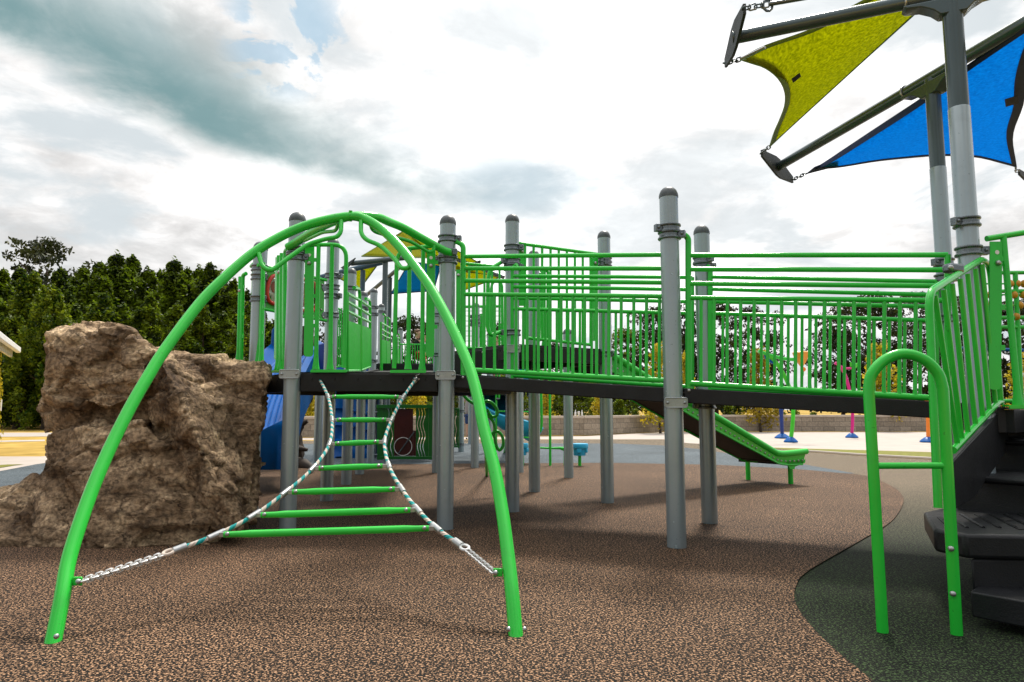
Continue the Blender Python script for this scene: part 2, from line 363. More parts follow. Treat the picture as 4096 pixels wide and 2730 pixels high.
cv = wn.new('ShaderNodeCombineXYZ'); wl.new(M('DIVIDE', dx, hz), cv.inputs[0]); wl.new(M('DIVIDE', dy, hz), cv.inputs[1])
def NZ(scale, detail, rough=.55, dist=0., off=(0, 0, 0), sc=(1, 1, 1)):
    mp = wn.new('ShaderNodeMapping'); mp.inputs['Location'].default_value = off; mp.inputs['Scale'].default_value = sc; wl.new(cv.outputs[0], mp.inputs[0])
    n = wn.new('ShaderNodeTexNoise'); n.inputs['Scale'].default_value = scale; n.inputs['Detail'].default_value = detail; n.inputs['Roughness'].default_value = rough; n.inputs['Distortion'].default_value = dist
    wl.new(mp.outputs[0], n.inputs['Vector']); return n.outputs['Fac']
n1 = NZ(1.5, 12, .56, .25, (3.1, .4, 0)); n2 = NZ(3.4, 12, .6, .4, (7.7, 2.2, 0)); n3 = NZ(.8, 4, .5, 0, (1.3, 5.2, 0))
# broken cloud deck: bright sunlit vapour with grey undersides
t = M('ADD', M('MULTIPLY', n1, .62), M('MULTIPLY', n2, .38))
lum = SM(t, .37, .57, .76, 1.16)
sunv = wn.new('ShaderNodeVectorMath'); sunv.operation = 'DOT_PRODUCT'; wl.new(tc.outputs['Generated'], sunv.inputs[0]); sunv.inputs[1].default_value = V((math.sin(R(5)) * math.cos(R(26)), math.cos(R(5)) * math.cos(R(26)), math.sin(R(26))))
glow = SM(sunv.outputs['Value'], .84, .995, 0., .42)
lum = M('MULTIPLY', M('ADD', lum, glow), SM(NZ(6.5, 9, .62, .5, (9.1, 3.3, 0)), .35, .62, .86, 1.06))
# the long dark shelf of cloud low on the left
q = M('ADD', az, M('MULTIPLY', M('SUBTRACT', n1, .5), .10))
edge = M('ADD', M('MULTIPLY_ADD', M('MULTIPLY', q, q), .12, .268), M('MULTIPLY', q, -.13))
dd = M('ADD', M('SUBTRACT', el, edge), M('MULTIPLY', M('SUBTRACT', n2, .5), .06))
wide = SM(q, -.70, -.05, .20, .085)
band = M('MULTIPLY', SM(dd, -.012, .03), M('SUBTRACT', 1., SM(M('DIVIDE', dd, wide), .25, 1.1)))
band = M('MULTIPLY', band, SM(q, -.45, .12, 1., 0.)); band = M('MULTIPLY', band, SM(az, -1.5, -.9))
band = M('MULTIPLY', band, SM(n2, .28, .55, .7, 1.))
# a second soft grey cloud ahead
d2 = M('ADD', M('POWER', M('DIVIDE', M('SUBTRACT', az, .02), .14), 2.), M('POWER', M('DIVIDE', M('SUBTRACT', el, .325), .045), 2.))
puff = M('MULTIPLY', SM(d2, .0, 1.6, 1., 0.), SM(n1, .36, .56))
# gaps of blue
d3 = M('ADD', M('POWER', M('DIVIDE', M('SUBTRACT', az, -.335), .085), 2.), M('POWER', M('DIVIDE', M('SUBTRACT', el, .50), .075), 2.))
gap = M('MULTIPLY', SM(d3, .3, 1.6, 1., 0.), SM(NZ(5.5, 8, .6, .5, (2.3, 8.1, 0)), .46, .52, 1., 0.))
lowgrey = M('MULTIPLY', SM(el, .05, .26, 1., 0.), SM(az, -.2, .1, 1., .35))
lum = M('MULTIPLY', lum, SM(el, .6, 1.2, 1., 2.5))  # unseen sky overhead boosted for more light from above
lum = M('MULTIPLY', lum, M('ADD', SM(dy, -.35, .05, .42, 1.), M('MULTIPLY', SM(el, .35, .8, 0., .3), SM(dy, -.35, .05, 1., 0.))))  # unseen sky behind the camera dimmed to cut front fill and reflections
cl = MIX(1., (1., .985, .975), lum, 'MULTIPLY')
cl = MIX(M('MULTIPLY', lowgrey, SM(n2, .42, .60, .95, .1)), cl, (.80, .85, .87))
soft = SM(NZ(1.7, 10, .58, .35, (5.1, 1.2, 0)), .46, .60, 0., .95)
soft = M('MULTIPLY', soft, SM(el, .6, .9, 1., 0.))
cl = MIX(M('MULTIPLY', soft, SM(sunv.outputs['Value'], .85, .99, 1., .7)), cl, (.685, .75, .785))
cl = MIX(M('MULTIPLY', puff, .9), cl, (.54, .66, .73))
cl = MIX(M('MULTIPLY', band, .93), cl, (.165, .325, .345))
cl = MIX(M('MULTIPLY', gap, .6), cl, (.36, .60, .80))
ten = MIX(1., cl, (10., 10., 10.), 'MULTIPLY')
# overhead, out of view: the boosted deck thinned, blue showing through
thin = M('MULTIPLY', SM(n1, .40, .52, .5, 0.), SM(el, .62, .9))
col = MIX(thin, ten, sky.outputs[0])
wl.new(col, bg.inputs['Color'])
# ------------------------------------------------------------------ ground, laid as sheets
def sheet(name, pts, z, m, kind='structure'):
    bm = B(); f = bm.faces.new([bm.verts.new((p[0], p[1], z)) for p in pts]); bm.normal_update()
    if f.normal.z < 0: bmesh.ops.reverse_faces(bm, faces=[f])
    bmesh.ops.triangulate(bm, faces=bm.faces[:])
    return tag(obj(name, bm, m, smooth=False), kind=kind)
def gp(*l): return [gd(*p) for p in l]
sheet('ground', [(-3000, -3000), (3000, -3000), (3000, 3000), (-3000, 3000)], -.022, GRASSY)
edgefar = gp((2454, 1756), (2653, 1756), (2750, 1771), (3080, 1789), (3733, 1807), (4300, 1822))
sheet('splash_pad', gp((560, 1772), (900, 1759), (1800, 1756)) + edgefar + [(30, 13), (34, 29.2), (6.2, 28.6), (2.6, 24.1), (-9, 22.2)], -.017, CONC)
sheet('turf_strip', gp((3060, 1788), (3733, 1807), (4500, 1826), (4500, 1872), (3720, 1836), (3456, 1822), (3230, 1806)), -.012, GRASSG)
SUNLIT_TAN = [(.43, (.02, .017, .012)), (.52, (.10, .078, .052)), (.62, (.36, .28, .19))]
GRN = [(.46, (.002, .003, .002)), (.54, (.008, .013, .005)), (.63, (.050, .085, .03))]
sheet('tan_rubber_surface', gp((-900, 1960), (0, 1884), (143, 1857), (500, 1806), (900, 1764), (1800, 1759), (2454, 1758), (2653, 1758), (2750, 1773), (3080, 1791), (3230, 1808), (3456, 1824), (3720, 1838), (4500, 1874)) + [(8, 5), (8, -4), (-9, -4), (-9, 3)], -.008,
      rubber('green_and_tan_crumb_rubber', GRN, 112, dict(stops=SUNLIT_TAN, y0=4.6, y1=8.6)))
sheet('blue_rubber_surface', gp((-700, 1945), (0, 1884), (143, 1857), (500, 1812), (900, 1777), (1250, 1775), (2000, 1774), (2454, 1774), (2653, 1782), (2805, 1797), (3000, 1828), (3197, 1854), (3420, 1893), (3000, 1920), (0, 2000), (-700, 2010)), -.004,
      rubber('blue_grey_crumb_rubber', [(.34, (.012, .018, .024)), (.5, (.055, .075, .09)), (.62, (.17, .20, .22))], 110))
rb = spline([(p.x, p.y, 0) for p in gp((3178, 1876), (3320, 1889), (3464, 1904), (3563, 1943), (3609, 1982), (3609, 2022), (3563, 2087), (3431, 2168), (3234, 2282), (3184, 2344), (3178, 2389), (3195, 2439), (3262, 2523), (3352, 2608), (3475, 2709), (3640, 2850))], 5)
sheet('brown_rubber_surface', gp((-700, 1975), (0, 1953), (70, 1948), (500, 1885), (1000, 1869), (1500, 1859), (2000, 1853), (2454, 1852), (2870, 1860)) + rb + [(2.4, .8), (2.6, -4), (-9, -4), (-9, 5)], 0,
      rubber('brown_crumb_rubber', [(.455, (.003, .0025, .002)), (.525, (.018, .011, .007)), (.56, (.13, .07, .038)), (.62, (.42, .25, .145))], 112))
bm = B(); tube(bm, [p + V((0, 0, .0)) for p in gp((3225, 1806), (3456, 1822), (3720, 1836), (4500, 1872))], .035, 8); tag(obj('kerb_edging', bm, CONC), kind='structure')
# left: path, dry lawn, road
sheet('path', gp((-900, 1822), (160, 1824), (420, 1800), (500, 1804), (143, 1855), (0, 1882), (-900, 1957)), -.013, CONC)
sheet('grass_bed', gp((-200, 1875), (0, 1870), (60, 1860), (98, 1856), (30, 1857), (0, 1859), (-200, 1862)), -.006, GRASSG)
sheet('far_path', gp((-900, 1766), (0, 1766), (180, 1763), (180, 1757), (0, 1761), (-900, 1762)), -.016, CONC)
sheet('road', gp((-900, 1746), (0, 1746), (600, 1741), (600, 1729), (0, 1730), (-900, 1731)), -.016, ROAD)
# ------------------------------------------------------------------ grey posts of the play structure
POST = {}
def clamp(bm, c, r, d=None, h=.052, lug=True):
    """split collar round a post: two ridges, a web, bolted lug"""
    c = V(c)
    lathe(bm, [(r, -h * .58), (r + .016, -h * .52), (r + .016, -h * .30), (r + .007, -h * .2), (r + .007, h * .2), (r + .016, h * .30), (r + .016, h * .52), (r, h * .58)], c, 28)
    if d is not None:
        d = V(d).normalized(); s = V((-d.y, d.x, 0))
        Mx = Matrix((( d.x, s.x, 0, c.x + d.x * (r + .022)), (d.y, s.y, 0, c.y + d.y * (r + .022)), (0, 0, 1, c.z), (0, 0, 0, 1)))
        box(bm, (0, 0, 0), (.05, .04, h * .95), M=Mx)
        for k in (-1, 1): bolt(bm, c + d * (r + .028) + s * .02 * k, s * k, .011)
    return bm
def wideclamp(bm, c, r, along, face):
    """deck bracket: a wide rounded plate bolted across the face of the post"""
    c = V(c); a = V(along).normalized(); f = V(face).normalized(); w = r * 2.35
    out = []
    for sx, sz in ((-1, -1), (1, -1), (1, 1), (-1, 1)):
        for k in range(5):
            an = math.atan2(sz, sx) - R(45) + R(22.5) * k
            out.append(c + f * (r - .004) + a * (sx * (w / 2 - .012) + .012 * math.cos(an)) + V((0, 0, sz * .02 + .012 * math.sin(an))))
    slab(bm, out, f * .018)
    tube(bm, [p + f * .018 for p in out[::1]], .0045, 6, closed=True)
    for k in (-1, 1): bolt(bm, c + f * (r + .014) + a * k * (w / 2 - .018), f, .011)
    return bm
def post(key, base, top, label, clamps=(), wide=(), r=.0635, group='grey posts of the play structure', m=GREY, cap=True, dirs=None, Y=None):
    g = gd(*base) if Y is None else V((at(base[0], base[1], Y).x, Y, 0))
    g.z = 0
    t = thing('support_post', label, 'post', g, group)
    zt = at(top[0], top[1], g.y).z if isinstance(top, tuple) else top
    bm = B(); zc = zt - r * 1.05 if cap else zt
    lathe(bm, [(r, -.03), (r, zc)], g, 32); obj('shaft', bm, m, t)
    if cap:
        bm = B(); k = [(r + .003, zc - .012), (r + .003, zc + .004), (r * .985, zc + r * .3), (r * .86, zc + r * .6), (r * .62, zc + r * .86), (r * .3, zc + r * 1.0), (0, zc + r * 1.05)]
        lathe(bm, k, g, 32); obj('cap', bm, GREYD, t)
    for i, y in enumerate(clamps):
        dirv = (dirs[i % len(dirs)] if dirs else (1, -.4, 0))
        obj('clamp', clamp(B(), (g.x, g.y, at(base[0], y, g.y).z), r, dirv), CLAMP, t, bevel=.003)
    for y in wide:
        obj('deck_bracket', wideclamp(B(), (g.x, g.y, at(base[0], y, g.y).z), r, (1, 0, 0), (0, -1, 0)), BRACK, t, bevel=.002)
    POST[key] = (g, zt); return t
U = V((.92, -.39, 0)); N_ = V((.39, .92, 0))
post('P1', (1150, 2120), (1178, 850), 'dome capped grey post at the left front corner of the near deck, beside the boulder', (1003, 1032), (1499,), dirs=[(1, .1, 0), (1, -.2, 0)])
post('P2', (1780, 2116), (1793, 862), 'dome capped grey post where the near deck meets the long ramp', (958, 1017, 1044), (1504,), dirs=[(1, -.15, 0), (.6, -.8, 0), (-1, -.2, 0)])
post('PB', (2707, 2188), (2683, 749), 'frontmost grey post standing at the middle joint of the ramp, tallest in the picture', (917, 944), (1612,), dirs=[(-1, -.3, 0), (.9, -.5, 0)])
post('P14', (2839, 2092), (2806, 902), 'grey post on the far side of the ramp, just right of the frontmost post', (1043, 1066, 1622), (), dirs=[(.5, -.8, 0), (1, 0, 0), (-1, 0, 0)])
post('P3', (1003, 2050), (1003, 968), 'grey post rising behind the boulder with green tubes either side', (1075, 1111, 1198), Y=6.2, dirs=[(.7, -.7, 0)])
post('P4', (1306, 2003), (1327, 955), 'grey post behind the bent green entry rail, carrying the gear panel', (1106, 1151, 1186, 1262), dirs=[(1, -.3, 0), (-1, -.2, 0)])
post('P5', (1385, 1938), (1405, 1073), 'pale grey post behind the first solid green barrier', (1155,), dirs=[(.8, -.6, 0)])
post('P6', (1438, 1897), (1452, 1165), 'pale grey post behind the second solid green barrier', (1235,), dirs=[(.8, -.6, 0)])
post('P7', (1482, 1853), (1494, 1155), 'pale grey post with three collars at the far end of the second solid barrier', (1231, 1259, 1445), dirs=[(.8, -.6, 0)])
post('P8', (2049, 2046), (2039, 858), 'grey post where the far side of the ramp meets the higher deck', (993, 1048, 1072, 1332), (1399,), dirs=[(1, -.3, 0), (-1, -.5, 0), (1, -.5, 0), (-1, -.5, 0)])
post('P9', (2138, 1967), (2137, 1002), 'grey post at the back of the higher deck, seen through its slanted railing', (1115,))
post('P10', (2430, 2011), (2416, 924), 'grey post at the head of the roller slide', (1043, 1057, 1417), dirs=[(.1, -1, 0), (.1, -1, 0), (1, -.5, 0)])
post('P11', (2275, 1911), (2285, 1315), 'short grey post under the roller slide platform, ending just above it')
post('P12', (2077, 1890), 1.45, 'grey post half hidden behind the ramp post by the blue stool', cap=False)
post('P13', (1899, 1871), (1905, 1212), 'grey post beside the green loop climber, rising behind the ramp railing', (1268, 1285, 1300), dirs=[(-1, -.4, 0)])
post('P17', (1745, 1891), (1752, 1180), 'slim strip of grey post showing just left of the near deck ramp post', (1215, 1262, 1300, 1420), dirs=[(-1, -.3, 0)])
post('P18', (1844, 1807), (1852, 1330), 'grey post with two collars beside the narrow wavy green panel', (1645, 1778), dirs=[(-1, -.2, 0)])
post('P19', (1881, 1777), 2.4, 'thin far grey post just right of the standing man')
post('P20', (1958, 1812), (1966, 1330), 'grey post in front of the spiral slide, behind the green loops')
post('P21', (1085, 1872), 2.2, 'short run of grey post showing below the blue slide exit')
post('P22', (1268, 1856), 1.75, 'dark grey post in front of the stone wall, left of the rope ladder', cap=False)
post('P23', (1515, 1835), (1510, 1216), 'grey post at the head of the third solid green barrier', (1249,), Y=13.6, dirs=[(1, -.3, 0)])
post('P24', (1594, 1800), (1592, 1310), 'small far grey post beyond the fourth green barrier', Y=17.5)
# ------------------------------------------------------------------ decks
def poly_deck(name, label, pts, ztop, th=.135, cat='deck', holes=None):
    c = sum((V(p) for p in pts), V()) / len(pts)
    t = thing(name, label, cat, (c.x, c.y, ztop))
    bm = B(); slab(bm, [(p[0], p[1], ztop - .012) for p in pts], (0, 0, .012)); obj('deck_plate', bm, BLACK, t)
    n = len(pts)
    for i in range(n):
        a, b = V(pts[i]), V(pts[(i + 1) % n]); a.z = b.z = 0; d = (b - a).normalized(); q = V((d.y, -d.x, 0))
        if q.dot(a - V((c.x, c.y, 0))) < 0: q = -q
        a2, b2 = a + d * .07, b - d * .07
        bm = B(); z = ztop - .014 - th / 2
        beam(bm, a2 + V((0, 0, z)), b2 + V((0, 0, z)), .05, th)
        L = (b2 - a2).length
        for k in range(6):
            p = a2 + d * (L * (k + .5) / 6) + q * .0255
            tube(bm, [p + V((0, 0, ztop - .065)), p + V((0, 0, ztop - .045))], .006, 6)
        obj('edge_beam', bm, BLACKS, t, bevel=.006)
    return t
p1, p2, p8, p3, p4 = (POST[k][0] for k in ('P1', 'P2', 'P8', 'P3', 'P4'))
poly_deck('play_deck', 'black six sided near deck with the rope ladder hung from its front edge', [p1, p2, p8, V((-.62, 7.1, 0)), p4, p3], 1.19)
p10, p9, pb, p14 = (POST[k][0] for k in ('P10', 'P9', 'PB', 'P14'))
q4 = p8 + (p9 - p10)
poly_deck('play_deck', 'black higher deck at the head of the roller slide', [p8, p10, p9, q4], 1.50)
# transition step between the two decks
t = thing('transition_step', 'tall plain black step plate between the near deck and the higher deck', 'step', (-.4, 6.7, 1.2))
A, Bq = (-.75, 6.75), (.0, 6.25)
bm = B(); slab(bm, [on(x, y, A, Bq) for x, y in ((1790, 1420), (1960, 1397), (2040, 1388), (2040, 1500), (1790, 1492))], (.03, .05, 0)); obj('riser', bm, BLACKS, t, bevel=.004)
bm = B()
for x, y in ((1933, 1411), (1935, 1480), (1815, 1430)): bolt(bm, on(x, y, A, Bq), (-.4, -.9, 0), .014)
obj('bolt', bm, STEEL, t)
# ------------------------------------------------------------------ the ramp, two runs, with four railings
def ramp(label, a, b, c, d, za, zb):
    a, b, c, d = V(a), V(b), V(c), V(d)
    t = thing('ramp', label, 'ramp', (a + b) / 2 + V((0, 0, za)), 'runs of the long black ramp')
    bm = B(); q = [V((p.x, p.y, z - .03)) for p, z in ((a, za), (b, zb), (c, zb), (d, za))]; slab(bm, q, (0, 0, .02)); obj('deck_plate', bm, BLACK, t)
    for s, e in ((a, b), (d, c)):
        u = (e - s).normalized(); s2, e2 = s + u * .07, e + u * .0
        bm = B(); beam(bm, V((s2.x, s2.y, za - .06)), V((e2.x, e2.y, zb - .06)), .05, .10); obj('side_beam', bm, BLACKS, t, bevel=.006)
    return t
SH15, SH16 = V((2.725, 4.0, 0)), V((3.12, 4.85, 0))
zA, zM, zE = 1.18, 1.055, .945
off = N_ * .03
ramp('upper run of the black ramp, from the near deck to the frontmost post', p2 + off, pb + off, p14 - off, p8 - off, zA, zM)
ramp('lower run of the black ramp, from the frontmost post to the right deck', pb + off, SH15 + off, SH16 - off, p14 - off, zM, zE)
def ramp_rail(label, A, Bq, xl, xr, rails, bot, nb, hook, xend=None):
    """four long rails, upright with a bent head clamped to the post, balusters under the lowest long rail"""
    base = on(xl, 1500, A, Bq)
    t = thing('ramp_railing', label, 'railing', (base.x, base.y, 1.1), 'green railings along the ramp')
    rr = .0165
    bmz = lambda x, yl, yr: on(x, yl + (yr - yl) * (x - xl) / (xr - xl), A, Bq)
    xe = xend or xr
    for yl, yr in rails: obj('rail', rod(bmz(xl, yl, yr), bmz(xe, yl, yr), rr), GREEN, t)
    obj('bottom_rail', rod(bmz(xl, *bot), bmz(xe, *bot), rr * 1.15), GREEN, t)
    top = on(xl, rails[0][0] - 8, A, Bq); foot = on(xl, bot[0] + 50, A, Bq)
    pts = [foot, top + V((0, 0, 0)), on(xl, hook[1] + 25, A, Bq)]
    pts = fillet([foot, on(xl, hook[1] + 12, A, Bq), on(hook[0], hook[1], A, Bq) - V((0, .02, 0))], .07)
    obj('upright', tube(B(), pts, rr * 1.25), GREEN, t)
    obj('end_upright', rod(bmz(xe, *rails[0]), bmz(xe, bot[0] + 20, bot[1] + 20), rr * 1.1), GREEN, t)
    a, b = bmz(xl, *rails[-1]), bmz(xe, *rails[-1]); c, d = bmz(xl, *bot), bmz(xe, *bot)
    for k in range(nb):
        f = (k + 1) / (nb + 1)
        p, q = a.lerp(b, f), c.lerp(d, f)
        obj('baluster', tube(B(), [q - V((0, 0, .0)), q + V((0, 0, .022)), q + V((0, 0, .045)), p - V((0, 0, .03)), p], [.0165, .0125, .0115, .0115, .0135], 10), GREEN, t)
    bm = B(); bolt(bm, foot + V((0, -.02, .035)), (0, -1, 0), .013); obj('bolt', bm, STEEL, t)
    return t
fa, fb, fc = p2 + off, pb + off, SH15 + off
ba, bb, bc = p8 - off * 1.5, p14 - off * 1.5, SH16 - off * 1.5
ramp_rail('green railing on the near side of the upper ramp run, left of the frontmost post', fa, fb, 1853, 2654, [(1027, 1020), (1075, 1075), (1124, 1131), (1178, 1186)], (1479, 1523), 17, (1822, 968), xend=2690)
ramp_rail('green railing on the near side of the lower ramp run, ending at the stairs', fb, fc, 2753, 3500, [(1022, 1021), (1078, 1080), (1135, 1142), (1192, 1200)], (1534, 1579), 17, (2728, 940), xend=3790)
ramp_rail('green railing on the far side of the upper ramp run', ba, bb, 2049, 2746, [(1105, 1110), (1148, 1159), (1193, 1207), (1236, 1254)], (1503, 1548), 14, (2068, 1062), xend=2768)
ramp_rail('green far side railing of the lower ramp run, crossing behind the loop handrail', bb, bc, 2841, 3500, [(1108, 1122), (1157, 1174), (1207, 1222), (1254, 1276)], (1555, 1584), 15, (2822, 1066), xend=3745)
# ------------------------------------------------------------------ arch climber: two crossing bent tubes
fl, fr = gd(208, 2571), gd(2066, 2545); apx = at(1405, 866, 4.42)
nrm = (fr - fl).cross(apx - fl).normalized()
def arch(px): return [pl(x, y, fl, nrm) for x, y in px]
LEFTPX = [(208, 2571), (248, 2395), (275, 2242), (322, 2089), (378, 1936), (445, 1783), (522, 1630), (588, 1515), (660, 1400), (800, 1213), (902, 1109), (1004, 1020), (1106, 956), (1208, 909), (1310, 880), (1405, 866)]
RIGHTPX = [(2066, 2545), (2049, 2377), (2031, 2212), (2009, 2046), (1979, 1880), (1936, 1714), (1912, 1596), (1880, 1479), (1824, 1346), (1771, 1239), (1718, 1147), (1662, 1068), (1611, 1002), (1560, 948), (1509, 905), (1458, 877), (1405, 866)]
t = thing('arch_climber', 'tall green pair of crossing bent tubes arching over the rope ladder', 'climber', (fl + fr) / 2)
la, ra = arch(LEFTPX), arch(RIGHTPX)
la[0].z = ra[0].z = -.03
i1 = la[-1] ; y2 = p2.y - .06; y1 = p1.y - .06
rear_r = [(1500, 868, .16), (1560, 890, .36), (1616, 914, .52), (1693, 957, .74), (1769, 999, .93), (1806, 1013, 1.0)]
rear_l = [(1345, 878, .22), (1290, 902, .5), (1240, 930, .72), (1190, 962, .92), (1152, 984, 1.0)]
la += [at(x, y, i1.y + (y2 - i1.y) * f) for x, y, f in rear_r]
ra += [at(x, y, i1.y + (y1 - i1.y) * f) + V((0, 0, -.01)) for x, y, f in rear_l]
obj('arch_tube', tube(B(), spline(la, 6), .030, 20), GREEN, t)
obj('arch_tube', tube(B(), spline(ra, 6), .030, 20), GREEN, t)
lathe_c = i1
bm = B(); tube(bm, [i1 + V((-.006, 0, -.036)), i1 + V((.0, -.02, .034))], .012, 10); obj('weld', bm, GREEN, t)
def handle(pp, r=.0145):
    return obj('grab_handle', tube(B(), fillet(pp, .05, 6), r, 12), GREEN, t)
dn = -nrm if nrm.z > 0 else nrm
def apt(x, y, o=0.0): return pl(x, y, fl, nrm) + dn * o
handle([apt(1035, 1015), apt(1046, 1058, .02), apt(1078, 1072, .03), apt(1150, 1018, .03), apt(1230, 962, .03), apt(1300, 942, .03), apt(1345, 935, .03), apt(1362, 920, .02), apt(1366, 880)])
handle([apt(1444, 885), apt(1442, 925, .02), apt(1462, 946, .03), apt(1520, 968, .03), apt(1575, 1020, .03), apt(1605, 1062, .03), apt(1640, 1062, .02), apt(1640, 1022)])
ym = lambda f: i1.y + (y2 - i1.y) * f
handle([at(1480, 890, ym(.15)), at(1490, 925, ym(.25)), at(1530, 938, ym(.35)), at(1640, 965, ym(.6)), at(1715, 1010, ym(.8)), at(1735, 1004, ym(.82)), at(1734, 975, ym(.82))], .013)
handle([at(1355, 885, ym(.15)), at(1345, 925, ym(.3)), at(1290, 930, ym(.45)), at(1215, 965, ym(.8)), at(1200, 958, ym(.86))], .013)
for cc, dd in ((fl + V((.028, -.02, .03)), (.7, -.6, 0)), (fr + V((-.03, -.01, .03)), (-.8, -.5, 0)), (fr + V((.03, -.01, .03)), (.8, -.5, 0))): obj('bolt', bolt(B(), cc, dd, .0105), STEEL, t)
# ------------------------------------------------------------------ rope ladder hung from the deck to the arch feet
lugL, lugR = apt(298, 2325), apt(2003, 2290)
top_c = V((-1.05, 5.22, 1.115)); low_c = (lugL + lugR) / 2
e1 = (lugR - lugL).normalized(); e1.y = 0; e1.normalize(); nn = e1.cross(top_c - low_c).normalized()
def rp(x, y):
    p = pl(x, y, low_c, nn); f = (p.y - low_c.y) / (top_c.y - low_c.y)
    return p
t = thing('rope_ladder', 'teal and white rope ladder with seven green rungs, chained to the arch feet', 'rope ladder', top_c)
RUNG = [((1312, 1588), (1614, 1589)), ((1328, 1681), (1567, 1680)), ((1318, 1777), (1539, 1768)), ((1251, 1875), (1556, 1864)), ((1143, 1970), (1607, 1957)), ((1016, 2062), (1671, 2040)), ((866, 2140), (1746, 2113))]
Lp = [rp(1272, 1505)] + [rp(a[0], a[1]) for a, b in RUNG] + [rp(690, 2207)]
Rp = [rp(1669, 1510)] + [rp(b[0], b[1]) for a, b in RUNG] + [rp(1850, 2188)]
def rope(pts):
    pts = spline(pts, 8); bm = tube(B(), pts, .0105, 10, cap=False)
    uv = bm.loops.layers.uv.new('UVMap'); L = [0]
    for a, b in zip(pts, pts[1:]): L.append(L[-1] + (b - a).length)
    for i, f in enumerate(bm.faces):
        ring, k = divmod(i, 10)
        for l, (r, kk) in zip(f.loops, ((ring, k), (ring, k + 1), (ring + 1, k + 1), (ring + 1, k))): l[uv].uv = (L[r] / .075, kk / 10)
    return bm
obj('rope', rope(Lp), ROPE, t); obj('rope', rope(Rp), ROPE, t)
for i in range(7):
    a, b = Lp[i + 1], Rp[i + 1]; d = (b - a).normalized(); L = (b - a).length
    rg = obj('rung', tube(B(), [a + d * .035, a + d * .10, a + d * .15, b - d * .15, b - d * .10, b - d * .035], [.014, .0145, .0175, .0175, .0145, .014], 14), GREEN, t)
    for e, s, pts in ((a, 1, Lp), (b, -1, Rp)):
        tg = (pts[i + 2] - pts[i]).normalized()
        bm = B(); tube(bm, [e - tg * .042, e - tg * .04, e + tg * .04, e + tg * .042], [.011, .0155, .0155, .011], 12)
        box(bm, (0, 0, 0), (.05, .012, .022), M=Matrix.Translation(e + d * s * .026) @ d.to_track_quat('X', 'Z').to_matrix().to_4x4())
        obj('connector', bm, STEEL, t, bevel=.002)
        obj('bolt', bolt(B(), e + d * s * .055 + V((0, -.013, .004)), (0, -1, .3), .010), STEEL, rg)
for e, nx in ((Lp[0], Lp[1]), (Rp[0], Rp[1])):
    d = (nx - e).normalized(); bm = B(); tube(bm, [e + d * .045, e + d * .09], .019, 12); obj('ferrule', bm, STEEL, t)
    bm = B(); pts = [e + d * (.015 + .028 * math.cos(k * math.pi / 5)) + d.cross(V((0, 1, 0))).normalized() * .024 * math.sin(k * math.pi / 5) for k in range(10)]
    tube(bm, pts, .0085, 8, closed=True); uv = bm.loops.layers.uv.new('UVMap')
    for f in bm.faces:
        for l in f.loops: l[uv].uv = (l.vert.co.x * 12, 0)
    obj('eye_loop', bm, ROPE, t)
    bm = B(); tube(bm, fillet([e + V((-.02, .0, -.005)), e + V((-.01, -.03, .01)), e + V((.02, -.03, .02)), e + V((.02, .03, .02))], .02), .006, 8); obj('hook', bm, STEEL, t)
def chain(a, b, n, w=.0125, r=.0046, sag=.0):
    bm = B(); d = (b - a) / n
    for i in range(n):
        c = a + d * (i + .5) + V((0, 0, -sag * math.sin(math.pi * (i + .5) / n))); dd = d.normalized(); s = dd.cross(V((0, 0, 1))).normalized(); u = dd.cross(s)
        if i % 2: s = u
        h = d.length * .75
        pts = [c + dd * (h * .5 * (1 if math.cos(q) > 0 else -1) + w * math.cos(q) * .62) * 1 + s * w * math.sin(q) for q in [k * math.pi / 6 + .01 for k in range(12)]]
        tube(bm, pts, r, 6, closed=True)
    return bm
for e, prev, lug, s in ((Lp[-1], Lp[-2], lugL, 1), (Rp[-1], Rp[-2], lugR, -1)):
    d = (e - prev).normalized()
    bm = B(); tube(bm, [e - d * .06, e - d * .005], .0185, 12); obj('ferrule', bm, STEEL, t)
    bm = B(); pts = [e + d * (.016 + .023 * math.cos(k * math.pi / 5)) + nn * .004 + d.cross(nn) * .017 * math.sin(k * math.pi / 5) for k in range(10)]
    tube(bm, pts, .0075, 8, closed=True); obj('eye_loop', bm, CHAIN if s < 0 else ROPE, t)
    obj('chain', chain(lug + V((s * .03, 0, 0)), e + d * .035, 17 if s > 0 else 15), CHAIN, t)
    bm = B(); box(bm, lug + V((s * .012, .0, 0)), (.04, .012, .035)); obj('lug', bm, GREEN, t, bevel=.004)
    bm = B(); bolt(bm, lug + V((s * .022, -.008, 0)), (0, -1, 0), .012); obj('bolt', bm, STEEL, t)
